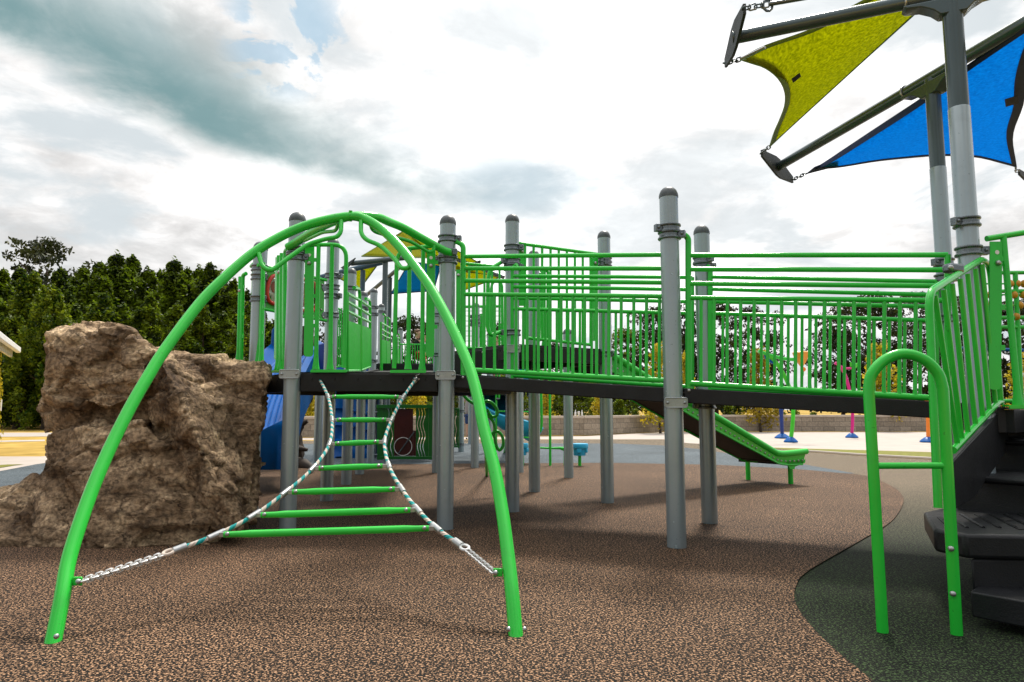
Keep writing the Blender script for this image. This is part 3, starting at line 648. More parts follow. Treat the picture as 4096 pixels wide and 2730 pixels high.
# ------------------------------------------------------------------ entry rails: bolted plate, flared uprights on a flange, bent top tube
def flared(bm, foot, top, r=.0165):
    d = top - foot
    tube(bm, [foot, foot + V((0, 0, .006)), foot + V((0, 0, .05)), foot + V((0, 0, .12)), foot + d * .5, top], [r * 1.75, r * 1.7, r * 1.3, r * 1.02, r, r], 14)
    return bm
def entry_rail(label, A, Bq, tubes, toprail, plate, flange, r=.0165, bend=None, depth=.012):
    """tubes: (x_top, y_top, x_bottom, y_bottom); plate: x0, x1, y0, y1; flange: x0, x1, y"""
    f0 = on(flange[0], flange[2], A, Bq); f1 = on(flange[1], flange[2], A, Bq)
    t = thing('entry_rail', label, 'handrail', (f0 + f1) / 2, 'green entry rails on the decks')
    d = (f1 - f0).normalized(); q = V((d.y, -d.x, 0))
    for x0, y0, x1, y1 in tubes: obj('upright', flared(B(), on(x1, y1, A, Bq), on(x0, y0, A, Bq), r), GREEN, t)
    obj('top_tube', tube(B(), fillet([on(x, y, A, Bq) for x, y in toprail], bend or .12, 8), r, 14), GREEN, t)
    if plate:
        x0, x1, y0, y1 = plate
        c = [on(x0, y0, A, Bq), on(x1, y0, A, Bq), on(x1 - 5, y1, A, Bq), on(x0 - 5, y1, A, Bq)]
        bm = B(); slab(bm, fillet([c[0], c[1]], .02)[:1] + [c[1]] + fillet([c[1], c[2], c[3], c[0]], .03, 5)[1:-1], q * .006)
        pn = obj('side_plate', bm, GREEN, t)
        m = (c[0] + c[1]) / 2; bm = B(); bolt(bm, m + q * .006 + V((0, 0, -.13)), q, .017); obj('bolt', bm, STEEL, pn)
        bm = B(); lathe_pts = m + q * .0065 + V((0, 0, -.065)); tube(bm, [lathe_pts, lathe_pts + q * .001], .013, 14); obj('hole', bm, WHITE, pn)
        for k in (.12, .45, .72):
            p = c[1].lerp(c[2], k); obj('tab', box(B(), p + d * .008 + q * .003, (.03, .008, .03), math.atan2(d.y, d.x)), GREEN, pn)
    bm = B(); slab(bm, [f0 - q * .02 - V((0, 0, .002)), f1 - q * .02 - V((0, 0, .002)), f1 + q * .028 - V((0, 0, .002)), f0 + q * .028 - V((0, 0, .002))], (0, 0, .010)); slab(bm, [f0 + q * .028, f1 + q * .028, f1 + q * .028 - V((0, 0, .014)), f0 + q * .028 - V((0, 0, .014))], q * .006)
    obj('flange', bm, GREEN, t)
    return t
e0 = V((0, -.0, 0)); A, Bq = (-1.69, 5.235), (-.51, 5.265)
entry_rail('green bent entry rail left of the rope ladder, plate beside the front post', A, Bq, [(1275, 984, 1263, 1478), (1329, 984, 1320, 1478)], [(1236, 980), (1386, 980), (1376, 1472)], (1221, 1258, 989, 1428), (1246, 1390, 1484), bend=.11)
entry_rail('green bent entry rail right of the rope ladder, in front of the boy', A, Bq, [(1639, 1000, 1632, 1478), (1693, 992, 1688, 1480)], [(1730, 985), (1588, 1000), (1576, 1474)], (1708, 1742, 1000, 1430), (1563, 1705, 1486), bend=.11)
A, Bq = (p1.x, p1.y), (p3.x, p3.y)
entry_rail('green entry rail beside the left front post, seen almost edge on above the boulder', A, Bq, [(1127, 1015, 1124, 1484), (1115, 1024, 1111, 1482)], [(1150, 998), (1141, 1004), (1138, 1484)], (1104, 1142, 1030, 1440), (1100, 1142, 1486), r=.017, bend=.05)
entry_rail('green entry rail of fused tubes beside the post behind the boulder', A, Bq, [(1053, 1052, 1044, 1460), (1041, 1052, 1031, 1458), (1029, 1054, 1018, 1458)], [(1006, 1066), (1017, 1054), (1006, 1456)], (1012, 1056, 1060, 1440), (1004, 1056, 1460), r=.019, bend=.04)
A, Bq = (p3.x, p3.y), (-2.85, 6.55)
entry_rail('slim green entry rail at the far left edge of the near deck', A, Bq, [(962, 1108, 953, 1450)], [(985, 1095), (972, 1102), (964, 1450)], (955, 974, 1110, 1440), (944, 970, 1452), r=.018, bend=.04)
A, Bq = (p10.x, p10.y), (p9.x, p9.y)
A = (p10.x - .0, p10.y + .02)
entry_rail('green entry rail at the back of the higher deck beyond its slanted railing', (p9.x, p9.y), (q4.x, q4.y), [(2178, 1082, 2176, 1385)], [(2162, 1084), (2192, 1080), (2190, 1385)], (2152, 2166, 1092, 1370), (2160, 2194, 1388), r=.018, bend=.05)
# ------------------------------------------------------------------ gear panel
A, Bq = (p3.x + .04, p3.y - .03), (p4.x - .02, p4.y - .06)
pp = lambda x, y: on(x, y, A, Bq)
t = thing('gear_panel', 'light green play panel with a red rimmed window of gears, behind the left front post', 'panel', pp(1180, 1160))
dq = (pp(1300, 1200) - pp(1065, 1200)); dq.z = 0; dq.normalize(); qn = V((dq.y, -dq.x, 0))
rim = [(1066, 1170), (1074, 1128), (1098, 1104), (1160, 1112), (1230, 1124), (1257, 1140), (1266, 1180), (1262, 1226), (1240, 1246), (1160, 1234), (1098, 1218), (1074, 1205)]
rimw = spline([pp(x, y) for x, y in rim], 5, True)
outer = [pp(1040, 1076), pp(1298, 1126), pp(1296, 1282), pp(1036, 1230)]
bm = B()
vo = []
for i in range(4):
    for k in range(15): vo.append(outer[i].lerp(outer[(i + 1) % 4], k / 15))
c0 = sum(rimw, V()) / len(rimw)
ang = lambda p: math.atan2(p.z - c0.z, (p - c0).dot(dq))
vo.sort(key=ang); vi = sorted(rimw, key=ang)
a = [bm.verts.new(p) for p in vo]; b = [bm.verts.new(p) for p in vi]; n = 60
for i in range(n): bm.faces.new((a[i], a[(i + 1) % n], b[(i + 1) % n], b[i]))
bmesh.ops.recalc_face_normals(bm, faces=bm.faces[:])
r = bmesh.ops.extrude_face_region(bm, geom=bm.faces[:]); bmesh.ops.translate(bm, vec=-qn * .018, verts=[v for v in r['geom'] if isinstance(v, bmesh.types.BMVert)]); bmesh.ops.recalc_face_normals(bm, faces=bm.faces[:])
obj('board', bm, LIME, t)
win = obj('window', tube(B(), [p + qn * .008 for p in vi], .019, 10, closed=True), RED, t)
m_, N, L, P = mat('clear_window'); P.inputs['Transmission Weight'].default_value = 1; P.inputs['Roughness'].default_value = .12; P.inputs['IOR'].default_value = 1.02; setc(P.inputs['Base Color'], (.85, .88, .85)); GLASS = m_
bm = B(); slab(bm, [p - qn * .006 for p in vi], -qn * .003); obj('pane', bm, GLASS, win)
def gear(c, r, m, nteeth=22):
    bm = B(); pts = []
    for k in range(nteeth * 4):
        rr = r * (1.0 if (k % 4) < 2 else .9); an = 2 * math.pi * k / (nteeth * 4)
        pts.append(c + dq * rr * math.cos(an) + V((0, 0, rr * math.sin(an))))
    slab(bm, pts, -qn * .008); return obj('gear', bm, m, win, smooth=False)
gcol = paint('salmon_gear', (.36, .09, .055), .45, var=.2)
gear(pp(1237, 1182) - qn * .002 + V((-.02, 0, 0)), .135, gcol); g2 = gear(pp(1108, 1150) - qn * .012, .06, gcol, 14)
for an in (0, 45, 90, 135):
    c = pp(1237, 1182) + qn * .001 + V((-.02, 0, 0)); dd = (dq * math.cos(R(an)) + V((0, 0, math.sin(R(an))))) * .12
    obj('spoke', rod(c - dd, c + dd, .003, 6), YEL, win)
for (x, y, rr, m) in ((1096, 1165, .125, WHITE), (1082, 1140, .05, CREAM), (1092, 1196, .055, CREAM), (1120, 1120, .04, YEL), (1078, 1190, .04, GREEN)):
    bm = B(); c = pp(x, y) - qn * (.02 if m is WHITE else .016); slab(bm, [c + dq * rr * math.cos(k * .5236) + V((0, 0, rr * math.sin(k * .5236))) for k in range(12)], -qn * .003); obj('disc', bm, m, win, smooth=False)
for x0, y0, x1, y1 in ((1030, 1060, 1305, 1122), (1040, 1234, 1305, 1284)):
    obj('frame_tube', rod(pp(x0, y0), pp(x1, y1), .016), GREEN, t)
bm = B()
for x, y in ((1288, 1140), (1292, 1270), (1284, 1240)): bolt(bm, pp(x, y) + qn * .001, qn, .012)
obj('bolt', bm, STEEL, t)
for y in (1152, 1262):
    bm = B(); c = pp(1294, y); slab(bm, [c + V((0, 0, .04)), c + dq * .05 + V((0, 0, .02)), c + dq * .05 - V((0, 0, .02)), c - V((0, 0, .04)), c - dq * .03], qn * .006); obj('bracket', bm, CLAMP, t, bevel=.002)
# ------------------------------------------------------------------ solid barriers along the rising ramp behind the near deck
A, Bq = (-1.86, 8.28), (-2.13, 10.85)
def barrier(label, A, Bq, xl, xr, rails, ptop, pbot, ribs, hook):
    b = on(xl, pbot[0], A, Bq); t = thing('ramp_barrier', label, 'barrier', b, 'solid green barriers on the far ramp')
    iz = lambda x, yl, yr: on(x, yl + (yr - yl) * (x - xl) / (xr - xl), A, Bq)
    rr = .018
    for yl, yr in rails: obj('rail', rod(iz(xl, yl, yr), iz(xr, yl, yr), rr), GREEN, t)
    obj('bottom_rail', rod(iz(xl, *pbot), iz(xr, *pbot), rr), GREEN, t)
    obj('upright', tube(B(), fillet([iz(xr, *pbot), iz(xr, hook, hook), iz(xr - (xr - xl) * .45, hook - 6, hook - 6)], .12), rr * 1.15), GREEN, t)
    obj('end_upright', rod(iz(xl, *rails[0]), iz(xl, *pbot), rr), GREEN, t)
    a0, a1, b1, b0 = iz(xl, *ptop), iz(xr, *ptop), iz(xr, *pbot), iz(xl, *pbot)
    d = (a1 - a0).normalized(); q = V((-d.y, d.x, 0)); q = q if q.x > 0 else -q; bm = B()
    for k in range(ribs):
        f0, f1 = k / ribs, (k + .7) / ribs
        slab(bm, [a0.lerp(a1, f0), a0.lerp(a1, f1), b0.lerp(b1, f1), b0.lerp(b1, f0)], q * .012)
        f0 = f1; f1 = (k + 1) / ribs
        slab(bm, [a0.lerp(a1, f0), a0.lerp(a1, f1), b0.lerp(b1, f1), b0.lerp(b1, f0)], q * .003)
    obj('ribbed_plate', bm, GREENM, t, smooth=False)
    return t
barrier('solid green ribbed barrier with open rails, just right of the bent entry rail', A, Bq, 1389, 1439, [(1175, 1202), (1208, 1237), (1246, 1271)], (1284, 1300), (1484, 1483), 16, 1158)
barrier('solid green ribbed barrier with open rails, left of the pale post with three collars', A, Bq, 1443, 1480, [(1204, 1230), (1238, 1262), (1272, 1290)], (1302, 1316), (1482, 1468), 14, 1202)
A2, B2 = (-2.28, 11.7), (-2.6, 14.6)
barrier('small solid green barrier right of the pale post with three collars', A2, B2, 1524, 1542, [(1292, 1302), (1317, 1328), (1338, 1348)], (1360, 1363), (1482, 1478), 5, 1264)
barrier('small solid green barrier farther up the far ramp', A2, B2, 1543, 1559, [(1303, 1312), (1329, 1336), (1349, 1354)], (1364, 1366), (1480, 1472), 5, 1278)
barrier('tiny solid green barrier at the far end of the far ramp', (-2.7, 16.0), (-2.9, 17.6), 1588, 1598, [(1352, 1354), (1366, 1368), (1382, 1384)], (1396, 1397), (1480, 1478), 4, 1344)
obj_r = thing('ramp', 'far ramp climbing between the solid green barriers', 'ramp', (-1.5, 9, 1.3), 'runs of the far ramp')
bm = B(); slab(bm, [V((-1.95, 7.15, 1.16)), V((-1.0, 7.15, 1.16)), V((-1.2, 11.4, 1.52)), V((-2.3, 11.4, 1.52))], (0, 0, .03)); obj('deck_plate', bm, BLACK, obj_r)
bm = B(); beam(bm, (-1.93, 7.2, 1.15), (-2.25, 11.4, 1.51), .05, .13); obj('side_beam', bm, BLACKS, obj_r); bm = B(); beam(bm, (-1.0, 7.2, 1.15), (-1.2, 11.4, 1.51), .05, .13); obj('side_beam', bm, BLACKS, obj_r)
poly_deck('play_deck', 'black far deck beyond the far ramp, under the child', [V((-2.6, 12.4, 0)), V((-1.2, 12.4, 0)), V((-1.1, 15.2, 0)), V((-2.8, 15.2, 0))], 1.74)
# plain picket railings
def picket(label, A, Bq, xl, xr, top, bot, nb, r=.014, plates=(), ends=True):
    iz = lambda x, yl, yr: on(x, yl + (yr - yl) * (x - xl) / (xr - xl), A, Bq)
    b = iz(xl, *bot); t = thing('picket_railing', label, 'railing', b)
    obj('top_rail', rod(iz(xl, *top), iz(xr, *top), r * 1.2), GREEN, t); obj('bottom_rail', rod(iz(xl, *bot), iz(xr, *bot), r * 1.1), GREEN, t)
    a0, a1, b0, b1 = iz(xl, *top), iz(xr, *top), iz(xl, *bot), iz(xr, *bot)
    for k in range(nb):
        f = (k + .5) / nb if not ends else k / (nb - 1); obj('baluster', rod(b0.lerp(b1, f), a0.lerp(a1, f), r * .9, 8), GREEN, t)
    d = (a1 - a0).normalized(); q = V((d.y, -d.x, 0))
    for x0, x1, y0, y1 in plates:
        bm = B(); slab(bm, [on(x0, y0, A, Bq), on(x1, y0, A, Bq), on(x1, y1, A, Bq), on(x0, y1, A, Bq)], q * .008); pn = obj('side_plate', bm, GREEN, t)
        bm = B(); bolt(bm, on((x0 + x1) / 2, y0 + 22, A, Bq) + q * .008, q, .018); obj('bolt', bm, STEEL, pn)
    return t
picket('green picket railing of the higher deck, its top rail slanting down to the slide post', (p8.x, p8.y), (p10.x, p10.y), 2100, 2362, (978, 1014), (1352, 1380), 9, plates=((2074, 2098, 986, 1225), (2367, 2390, 1032, 1365)))
bm = B(); r_ = bpy.data.objects['picket_railing']; obj('top_rail_end', rod(on(2070, 973, p8, p10), on(2100, 978, p8, p10), .017), GREEN, r_); obj('top_rail_end', rod(on(2362, 1014, p8, p10), on(2402, 1020, p8, p10), .017), GREEN, r_)
picket('green picket railing between the near deck and the higher deck, behind the ramp', (-.9, 7.15), (.1, 7.35), 1846, 1998, (1054, 1068), (1392, 1398), 6, plates=((1824, 1842, 1080, 1400),))
picket('green picket railing on the far deck beside the child', (-1.95, 13.6), (-1.2, 13.6), 1600, 1740, (1378, 1380), (1470, 1470), 15, r=.012)
picket('distant green picket railing seen left of the second solid barrier', (-2.9, 11.5), (-2.4, 12.2), 1344, 1366, (1232, 1240), (1470, 1466), 4, r=.013)
# handhold loops clamped to the ramp post at the higher deck
t = thing('handhold_loop', 'tall green handhold loop clamped to the ramp post at the higher deck', 'handle', at(1952, 1340, 6.15))
obj('loop_tube', tube(B(), fillet([at(2005, 1050, 6.18), at(1960, 1078, 6.12), at(1952, 1120, 6.12), at(1950, 1310, 6.12), at(1962, 1345, 6.12), at(2004, 1328, 6.18)], .06), .018), GREEN, t)
t = thing('handhold_loop', 'slim arched green handhold beyond the tall handhold loop', 'handle', at(1975, 1300, 7.6))
obj('loop_tube', tube(B(), fillet([at(1958, 1390, 7.6), at(1960, 1180, 7.6), at(1970, 1130, 7.6), at(1992, 1122, 7.6), at(2008, 1140, 7.6), at(2010, 1390, 7.6)], .08), .016), GREEN, t)
t = thing('mesh_barrier', 'green wire mesh barrier seen through the ramp railing, behind a pale post', 'barrier', at(1940, 1385, 11.5))
bm = B()
for k in range(9): tube(bm, [at(1858, 1225 + k * 20, 11.5), at(2012, 1225 + k * 20, 11.5)], .006, 5)
for k in range(12): tube(bm, [at(1860 + k * 13.6, 1222, 11.5), at(1860 + k * 13.6, 1388, 11.5)], .006, 5)
obj('wire_mesh', bm, GREEN, t)
obj('top_rail', rod(at(1850, 1228, 11.48), at(2014, 1226, 11.48), .024), GREEN, t)
bm = B(); slab(bm, [at(1918, 1256, 11.55), at(1932, 1256, 11.55), at(1932, 1390, 11.55), at(1918, 1390, 11.55)], (0, .01, 0)); obj('side_plate', bm, GREEN, t)
# ------------------------------------------------------------------ roller slide
SA, SB = V((1.10, 7.08, 0)), V((3.43, 8.35, 0)); sdir = (SB - SA).normalized(); sn = V((-sdir.y, sdir.x, 0)); WID = .55
sp = lambda x, y: on(x, y, SA, SB)
t = thing('roller_slide', 'green sided roller slide running down to the right behind the ramp', 'slide', sp(2738, 1650))
tubepx = [(2400, 1402), (2470, 1436), (2598, 1517), (2738, 1600), (2865, 1668), (3085, 1800), (3110, 1812), (3140, 1815), (3225, 1806)]
low = [(2400, 1470), (2490, 1505), (2598, 1566), (2738, 1647), (2867, 1722), (3090, 1842), (3118, 1855), (3150, 1860), (3210, 1858)]
def subdiv(px, n=6): return spline([V((x, y, 0)) for x, y in px], n)
tp = [sp(p.x, p.y) for p in subdiv(tubepx)]; lw = [sp(p.x, p.y) for p in subdiv(low)]
for k in (0, 1):
    o = sn * WID * k
    obj('side_tube', tube(B(), [p + o for p in tp], .036, 16), GREEN, t)
    bm = B(); n = len(tp); a = [bm.verts.new(p + o) for p in tp]; b = [bm.verts.new(p + o) for p in lw]
    for i in range(n - 1): bm.faces.new((a[i], a[i + 1], b[i + 1], b[i]))
    r = bmesh.ops.extrude_face_region(bm, geom=bm.faces[:]); bmesh.ops.translate(bm, vec=sn * .02, verts=[v for v in r['geom'] if isinstance(v, bmesh.types.BMVert)]); bmesh.ops.recalc_face_normals(bm, faces=bm.faces[:])
    pan = obj('side_panel', bm, GREEN, t)
    obj('edge_lip', tube(B(), [p + o for p in lw], .011, 8), GREEN, pan)
    if k == 0:
        bm = B()
        pth = [a_.lerp(b_, .68) for a_, b_ in zip(tp, lw)]; acc = 0
        for p, q in zip(pth, pth[1:]):
            L = (q - p).length; s = 0
            while acc + s < L: 
                bolt(bm, p.lerp(q, min(1, (acc + s) / L)) - sn * .001, -sn, .012); s += .075
            acc = acc + s - L
        obj('bolt_row', bm, STEEL, pan)
bm = B(); bed = [a_.lerp(b_, .75) for a_, b_ in zip(tp, lw)]
for p, q in zip(bed, bed[1:]):
    L = (q - p).length; m = max(1, int(L / .05))
    for k in range(m):
        c = p.lerp(q, (k + .5) / m); tube(bm, [c + sn * .02, c + sn * (WID - .0)], .022, 8)
obj('roller_bed', bm, BLACK, t)
bm = B(); slab(bm, [p + sn * .01 for p in (lw[6], lw[30])] + [p + sn * (WID - .01) for p in (lw[30], lw[6])], (0, 0, .02)); obj('underside', bm, BLACK, t)
l1, l2 = gd(3163, 1936), gd(2993, 1920)
obj('leg', rod(l1 - V((0, 0, .03)), V((l1.x, l1.y, .26)), .03, 14), GREEN, t); obj('leg', rod(l2 - V((0, 0, .03)), V((l2.x, l2.y, .26)), .03, 14), GREEN, t)
bm = B(); d = (l2 - l1).normalized(); beam(bm, l1 - d * .06 + V((0, 0, .26)), l2 + d * .12 + V((0, 0, .26)), .05, .07); obj('cross_beam', bm, BLACK, t)
bm = B(); slab(bm, [sp(3140, 1845), sp(3222, 1838), sp(3220, 1852), sp(3180, 1868), sp(3178, 1878), sp(3160, 1876)], sn * .012); br = obj('foot_bracket', bm, GREEN, t)
# ------------------------------------------------------------------ right deck, stairs, rails
dk = [SH15 + V((.12, -.05, 0)), V((3.25, 4.35, 0)), V((3.9, 3.6, 0)), V((4.6, 4.6, 0)), V((3.9, 5.6, 0)), SH16 + V((.05, .1, 0))]
A, Bq = V((2.10, 3.28, 0)), V((3.10, 4.28, 0)); aS = (Bq - A).normalized(); eS = V((.62, -.785, 0)); qS = V((aS.y, -aS.x, 0))
s1, s2 = gd(3818, 1902, .54), gd(3912, 1757, .72)
step = s2 - s1; step.z = 0; s3 = s2 + step; s3.z = .9; s0 = gd(3858, 2137, .36)
t = thing('stairs', 'black moulded stairs with a ribbed transfer step, at the right edge', 'stairs', (2.2, 3.2, 0))
Wd = 1.3
def tread(p, z, run, name='tread'):
    a = V((p.x, p.y, z)); b = a + eS * Wd; c = b + aS * (run + .03); d = a + aS * (run + .03)
    bm = B(); slab(bm, [q - V((0, 0, .03)) for q in (a, b, c, d)], (0, 0, .03)); obj(name, bm, BLACKS, t, bevel=.012)
    bm = B(); slab(bm, [a + aS * .012 - V((0, 0, .032)), b + aS * .012 - V((0, 0, .032)), b + aS * .012 - V((0, 0, .182)), a + aS * .012 - V((0, 0, .182))], aS * .02); obj('riser', bm, BLACKS, t)
    return a, b
bm = B()
for p_, z_, l_ in ((s1, .54, step.length), (s2, .72, step.length), (s3, .9, .5)):
    f_ = V((p_.x, p_.y, .24)) + aS * .036 + eS * .01; slab(bm, [f_, f_ + eS * (Wd - .02), f_ + eS * (Wd - .02) + aS * l_, f_ + aS * l_], (0, 0, z_ - .034 - .24))
obj('side_panel', bm, BLACKS, t)
tread(s1, .54, step.length); tread(s2, .72, step.length); tread(s3, .9, .5, 'landing')
# transfer step with cut corner and ribs
plat = [gd(3694, 2048, .36), gd(3733, 2114, .36), gd(3858, 2137, .36), gd(3858, 2137, .36) + eS * .15 + V((.9, .0, 0)), s1 + eS * 1.1 + V((.1, 0, -.18)), V((s1.x, s1.y, .36)) + aS * .03 + V((-.03, .05, 0))]
plat = [V((p.x, p.y, .36)) for p in plat]
bm = B(); slab(bm, plat, (0, 0, -.105)); obj('transfer_step', bm, BLACKS, t, bevel=.016)
bm = B()
for k in range(13):
    a = plat[0].lerp(plat[5], .0) + V((.10 + k * .052, -.06 + k * .0, 0)); rl = .40 - .006 * k
    a = plat[1].lerp(plat[2], .3) + V((.07 + .075 * k, .05, 0)); b = a + V((.16, .40, 0))
    if k < 1: b = a + V((.13, .3, 0))
    tube(bm, [a, b], .009, 6)
obj('tread_rib', bm, BLACKS, t)
bm = B()
for px in ((3985, 2072, 4020, 2084), (4030, 2098, 4075, 2118)):
    a, b = gd(px[0], px[1], .362), gd(px[2], px[3], .362); d = (b - a)
    w = V((.05, .002, 0)); slab(bm, [a, a + w, b + w, b], (0, 0, .0015))
obj('slot', bm, paint('slot_shadow', (.003, .003, .003), .9), t)
# box below the transfer step and the lowest step
a = V((plat[2].x + .022, plat[2].y + .006, 0)); b = a + V((.9, -.02, 0))
bm = B(); slab(bm, [V((p.x, p.y, .10)) for p in (a, b, b + aS * .5, a + aS * .5)], (0, 0, .155)); sk = obj('side_skirt', bm, BLACKS, t, bevel=.012)
bm = B(); bolt(bm, gd(3928, 2180, .3) * 0 + V((a.x + .10, a.y - .003, .305 - .0)), (0, -1, 0), .012); obj('bolt', bm, STEEL, t)
c = gd(3880, 2366, .135); bm = B(); slab(bm, [V((p.x, p.y, .135)) for p in (c, c + eS * .8, c + eS * .8 + aS * .5, c + aS * .5 + V((0, .0, 0)))], (0, 0, -.105)); obj('lowest_step', bm, BLACKS, t, bevel=.007)
# stringer on the rail side
sg = [on(x, y, A, Bq) for x, y in ((3812, 1846), (4012, 1632), (4040, 1660), (4030, 1800), (3900, 1990), (3820, 2040))]
bm = B(); slab(bm, sg, -qS * .025); obj('stringer', bm, BLACKS, t, bevel=.006)
bm = B(); bolt(bm, on(4075, 1658, A, Bq), qS, .014); obj('bolt', bm, STEEL, t)
poly_deck('play_deck', 'black lower deck at the head of the right hand stairs', dk, .915)
t = thing('stair_railing', 'green sloping picket railing on the left of the stairs', 'railing', on(3760, 2030, A, Bq))
r = .0175
obj('outer_tube', tube(B(), fillet([on(3752, 2032, A, Bq), on(3714, 1172, A, Bq), on(3928, 1036, A, Bq), on(3960, 1066, A, Bq), on(4002, 1622, A, Bq)], .09, 8), r, 14), GREEN, t)
obj('bottom_rail', tube(B(), fillet([on(3812, 1802, A, Bq), on(3990, 1612, A, Bq), on(4004, 1608, A, Bq)], .03), r, 12), GREEN, t)
for (x0, y0, x1, y1) in ((3739, 1182, 3830, 1784), (3774, 1160, 3848, 1768), (3808, 1136, 3872, 1740), (3840, 1116, 3902, 1708), (3870, 1096, 3932, 1676), (3901, 1076, 3958, 1648), (3928, 1058, 3982, 1622)):
    obj('baluster', rod(on(x0, y0, A, Bq), on(x1, y1, A, Bq), .0125, 10), GREEN, t)
bm = B(); p = on(3822, 1068, A, Bq); box(bm, p + V((.02, .05, 0)), (.10, .06, .05), R(20)); cl = obj('clamp', bm, CLAMP, t, bevel=.014)
bm = B(); bolt(bm, p + V((-.015, .018, 0)), (-.3, -1, 0), .014); obj('bolt', bm, STEEL, cl)
# loop handrail
f1, f2 = gd(3530, 2520), gd(3826, 2530); fy = f1.y
t = thing('loop_handrail', 'bright green hooped handrail standing in front of the transfer step', 'handrail', (f1 + f2) / 2)
lp = [V((f1.x, f1.y, -.03)), on(3480, 1800, f1, f2), on(3452, 1560, f1, f2), on(3462, 1480, f1, f2), on(3510, 1430, f1, f2), on(3590, 1405, f1, f2), on(3650, 1405, f1, f2), on(3715, 1430, f1, f2), on(3765, 1480, f1, f2), on(3782, 1555, f1, f2), on(3800, 1800, f1, f2), V((f2.x, f2.y, -.03))]
L0 = [V((f1.x, f1.y, -.03)), on(3474, 1570, f1, f2)]; 
hp = [V((f1.x, f1.y, -.03)), on(3474, 1556, f1, f2), on(3486, 1500, f1, f2), on(3530, 1448, f1, f2), on(3588, 1420, f1, f2), on(3645, 1420, f1, f2), on(3705, 1446, f1, f2), on(3752, 1496, f1, f2), on(3771, 1556, f1, f2), V((f2.x, f2.y, -.03))]
obj('hoop', tube(B(), [hp[0], hp[0].lerp(hp[1], .5)] + spline(hp[1:-1], 6) + [hp[-2].lerp(hp[-1], .5), hp[-1]], .0225, 18), GREEN, t)
obj('crossbar', tube(B(), [on(3500, 1864, f1, f2), on(3510, 1864, f1, f2), on(3772, 1863, f1, f2), on(3786, 1863, f1, f2)], [.018, .0135, .0135, .018], 12), GREEN, t)
for x, y in ((3790, 2191), (3798, 2370)): obj('bolt', bolt(B(), on(x, y, f1, f2) + V((.0, -.021, 0)), (-.5, -1, 0), .012), STEEL, t)
# entry rail at the right edge and bead panel
A, Bq = V((2.98, 3.98, 0)), V((3.6, 4.02, 0))
entry_rail('green entry rail with wide bolted plate beside the big shade post', A, Bq, [(4012, 940, 4072, 1622), (4110, 925, 4160, 1622)], [(3946, 956), (4012, 945), (4200, 915)], (3957, 4006, 968, 1560), (4020, 4180, 1626), r=.0175)
A, Bq = V((3.3, 4.75, 0)), V((4.2, 4.85, 0))
t = thing('bead_panel', 'green railing strung with amber beads at the right edge', 'panel', on(4040, 1600, A, Bq))
for y in (1092, 1166, 1272, 1310, 1605): obj('rail', rod(on(4000, y, A, Bq), on(4300, y - 2, A, Bq), .014), GREEN, t)
for x in (4070, 4200): obj('upright', rod(on(x - 10, 1090, A, Bq), on(x + 15, 1610, A, Bq), .016), GREEN, t)
for i, y in enumerate((1136, 1180, 1222, 1268)):
    obj('bead_wire', rod(on(3940, y, A, Bq), on(4300, y, A, Bq), .006, 6), GREEN, t)
    for x in ((4040, 4068, 4096, 4150), (3962, 4055, 4092, 4120), (3962, 4036, 4078, 4130), (3962, 4064, 4150, 4180))[i]:
        bm = B(); ball(bm, on(x, y, A, Bq), .028, (.8, 1, 1)); obj('bead', bm, YEL, t)
obj('blue_rail', rod(on(4000, 1368, A, Bq) + V((0, .5, 0)), on(4300, 1378, A, Bq) + V((0, .5, 0)), .014), BLUE, t)
# ------------------------------------------------------------------ shade canopies
def patch(c0, c1, d0, d1, zf, n=22):
    """four edge curves (c0 from corner 1 to 2, c1 from 4 to 3, d0 from 1 to 4, d1 from 2 to 3) seen from the tripod; zf(u, v) gives the cloth height"""
    def samp(c, t):
        c = spline([V((x, y, 0)) for x, y in c], 6); L = [0]
        for a, b in zip(c, c[1:]): L.append(L[-1] + (b - a).length)
        s = t * L[-1]
        for i in range(len(c) - 1):
            if s <= L[i + 1] + 1e-9: return c[i].lerp(c[i + 1], (s - L[i]) / max(1e-9, L[i + 1] - L[i]))
        return c[-1]
    A, Bc, D0, D1 = [[samp(c, k / n) for k in range(n + 1)] for c in (c0, c1, d0, d1)]
    G = []
    for i in range(n + 1):
        u = i / n; row = []
        for j in range(n + 1):
            v = j / n
            p = A[j] * (1 - u) + Bc[j] * u + D0[i] * (1 - v) + D1[i] * v - (A[0] * (1 - u) * (1 - v) + A[n] * (1 - u) * v + Bc[0] * u * (1 - v) + Bc[n] * u * v)
            row.append(gd(p.x, p.y, zf(u, v)))
        G.append(row)
    return G
def cloth_obj(G, m, parent, name='cloth'):
    n = len(G); bm = B(); vs = [[bm.verts.new(p) for p in r] for r in G]
    for i in range(n - 1):
        for j in range(n - 1): bm.faces.new((vs[i][j], vs[i + 1][j], vs[i + 1][j + 1], vs[i][j + 1]))
    o = obj(name, bm, m, parent); s = o.modifiers.new('thickness', 'SOLIDIFY'); s.thickness = .003; return o
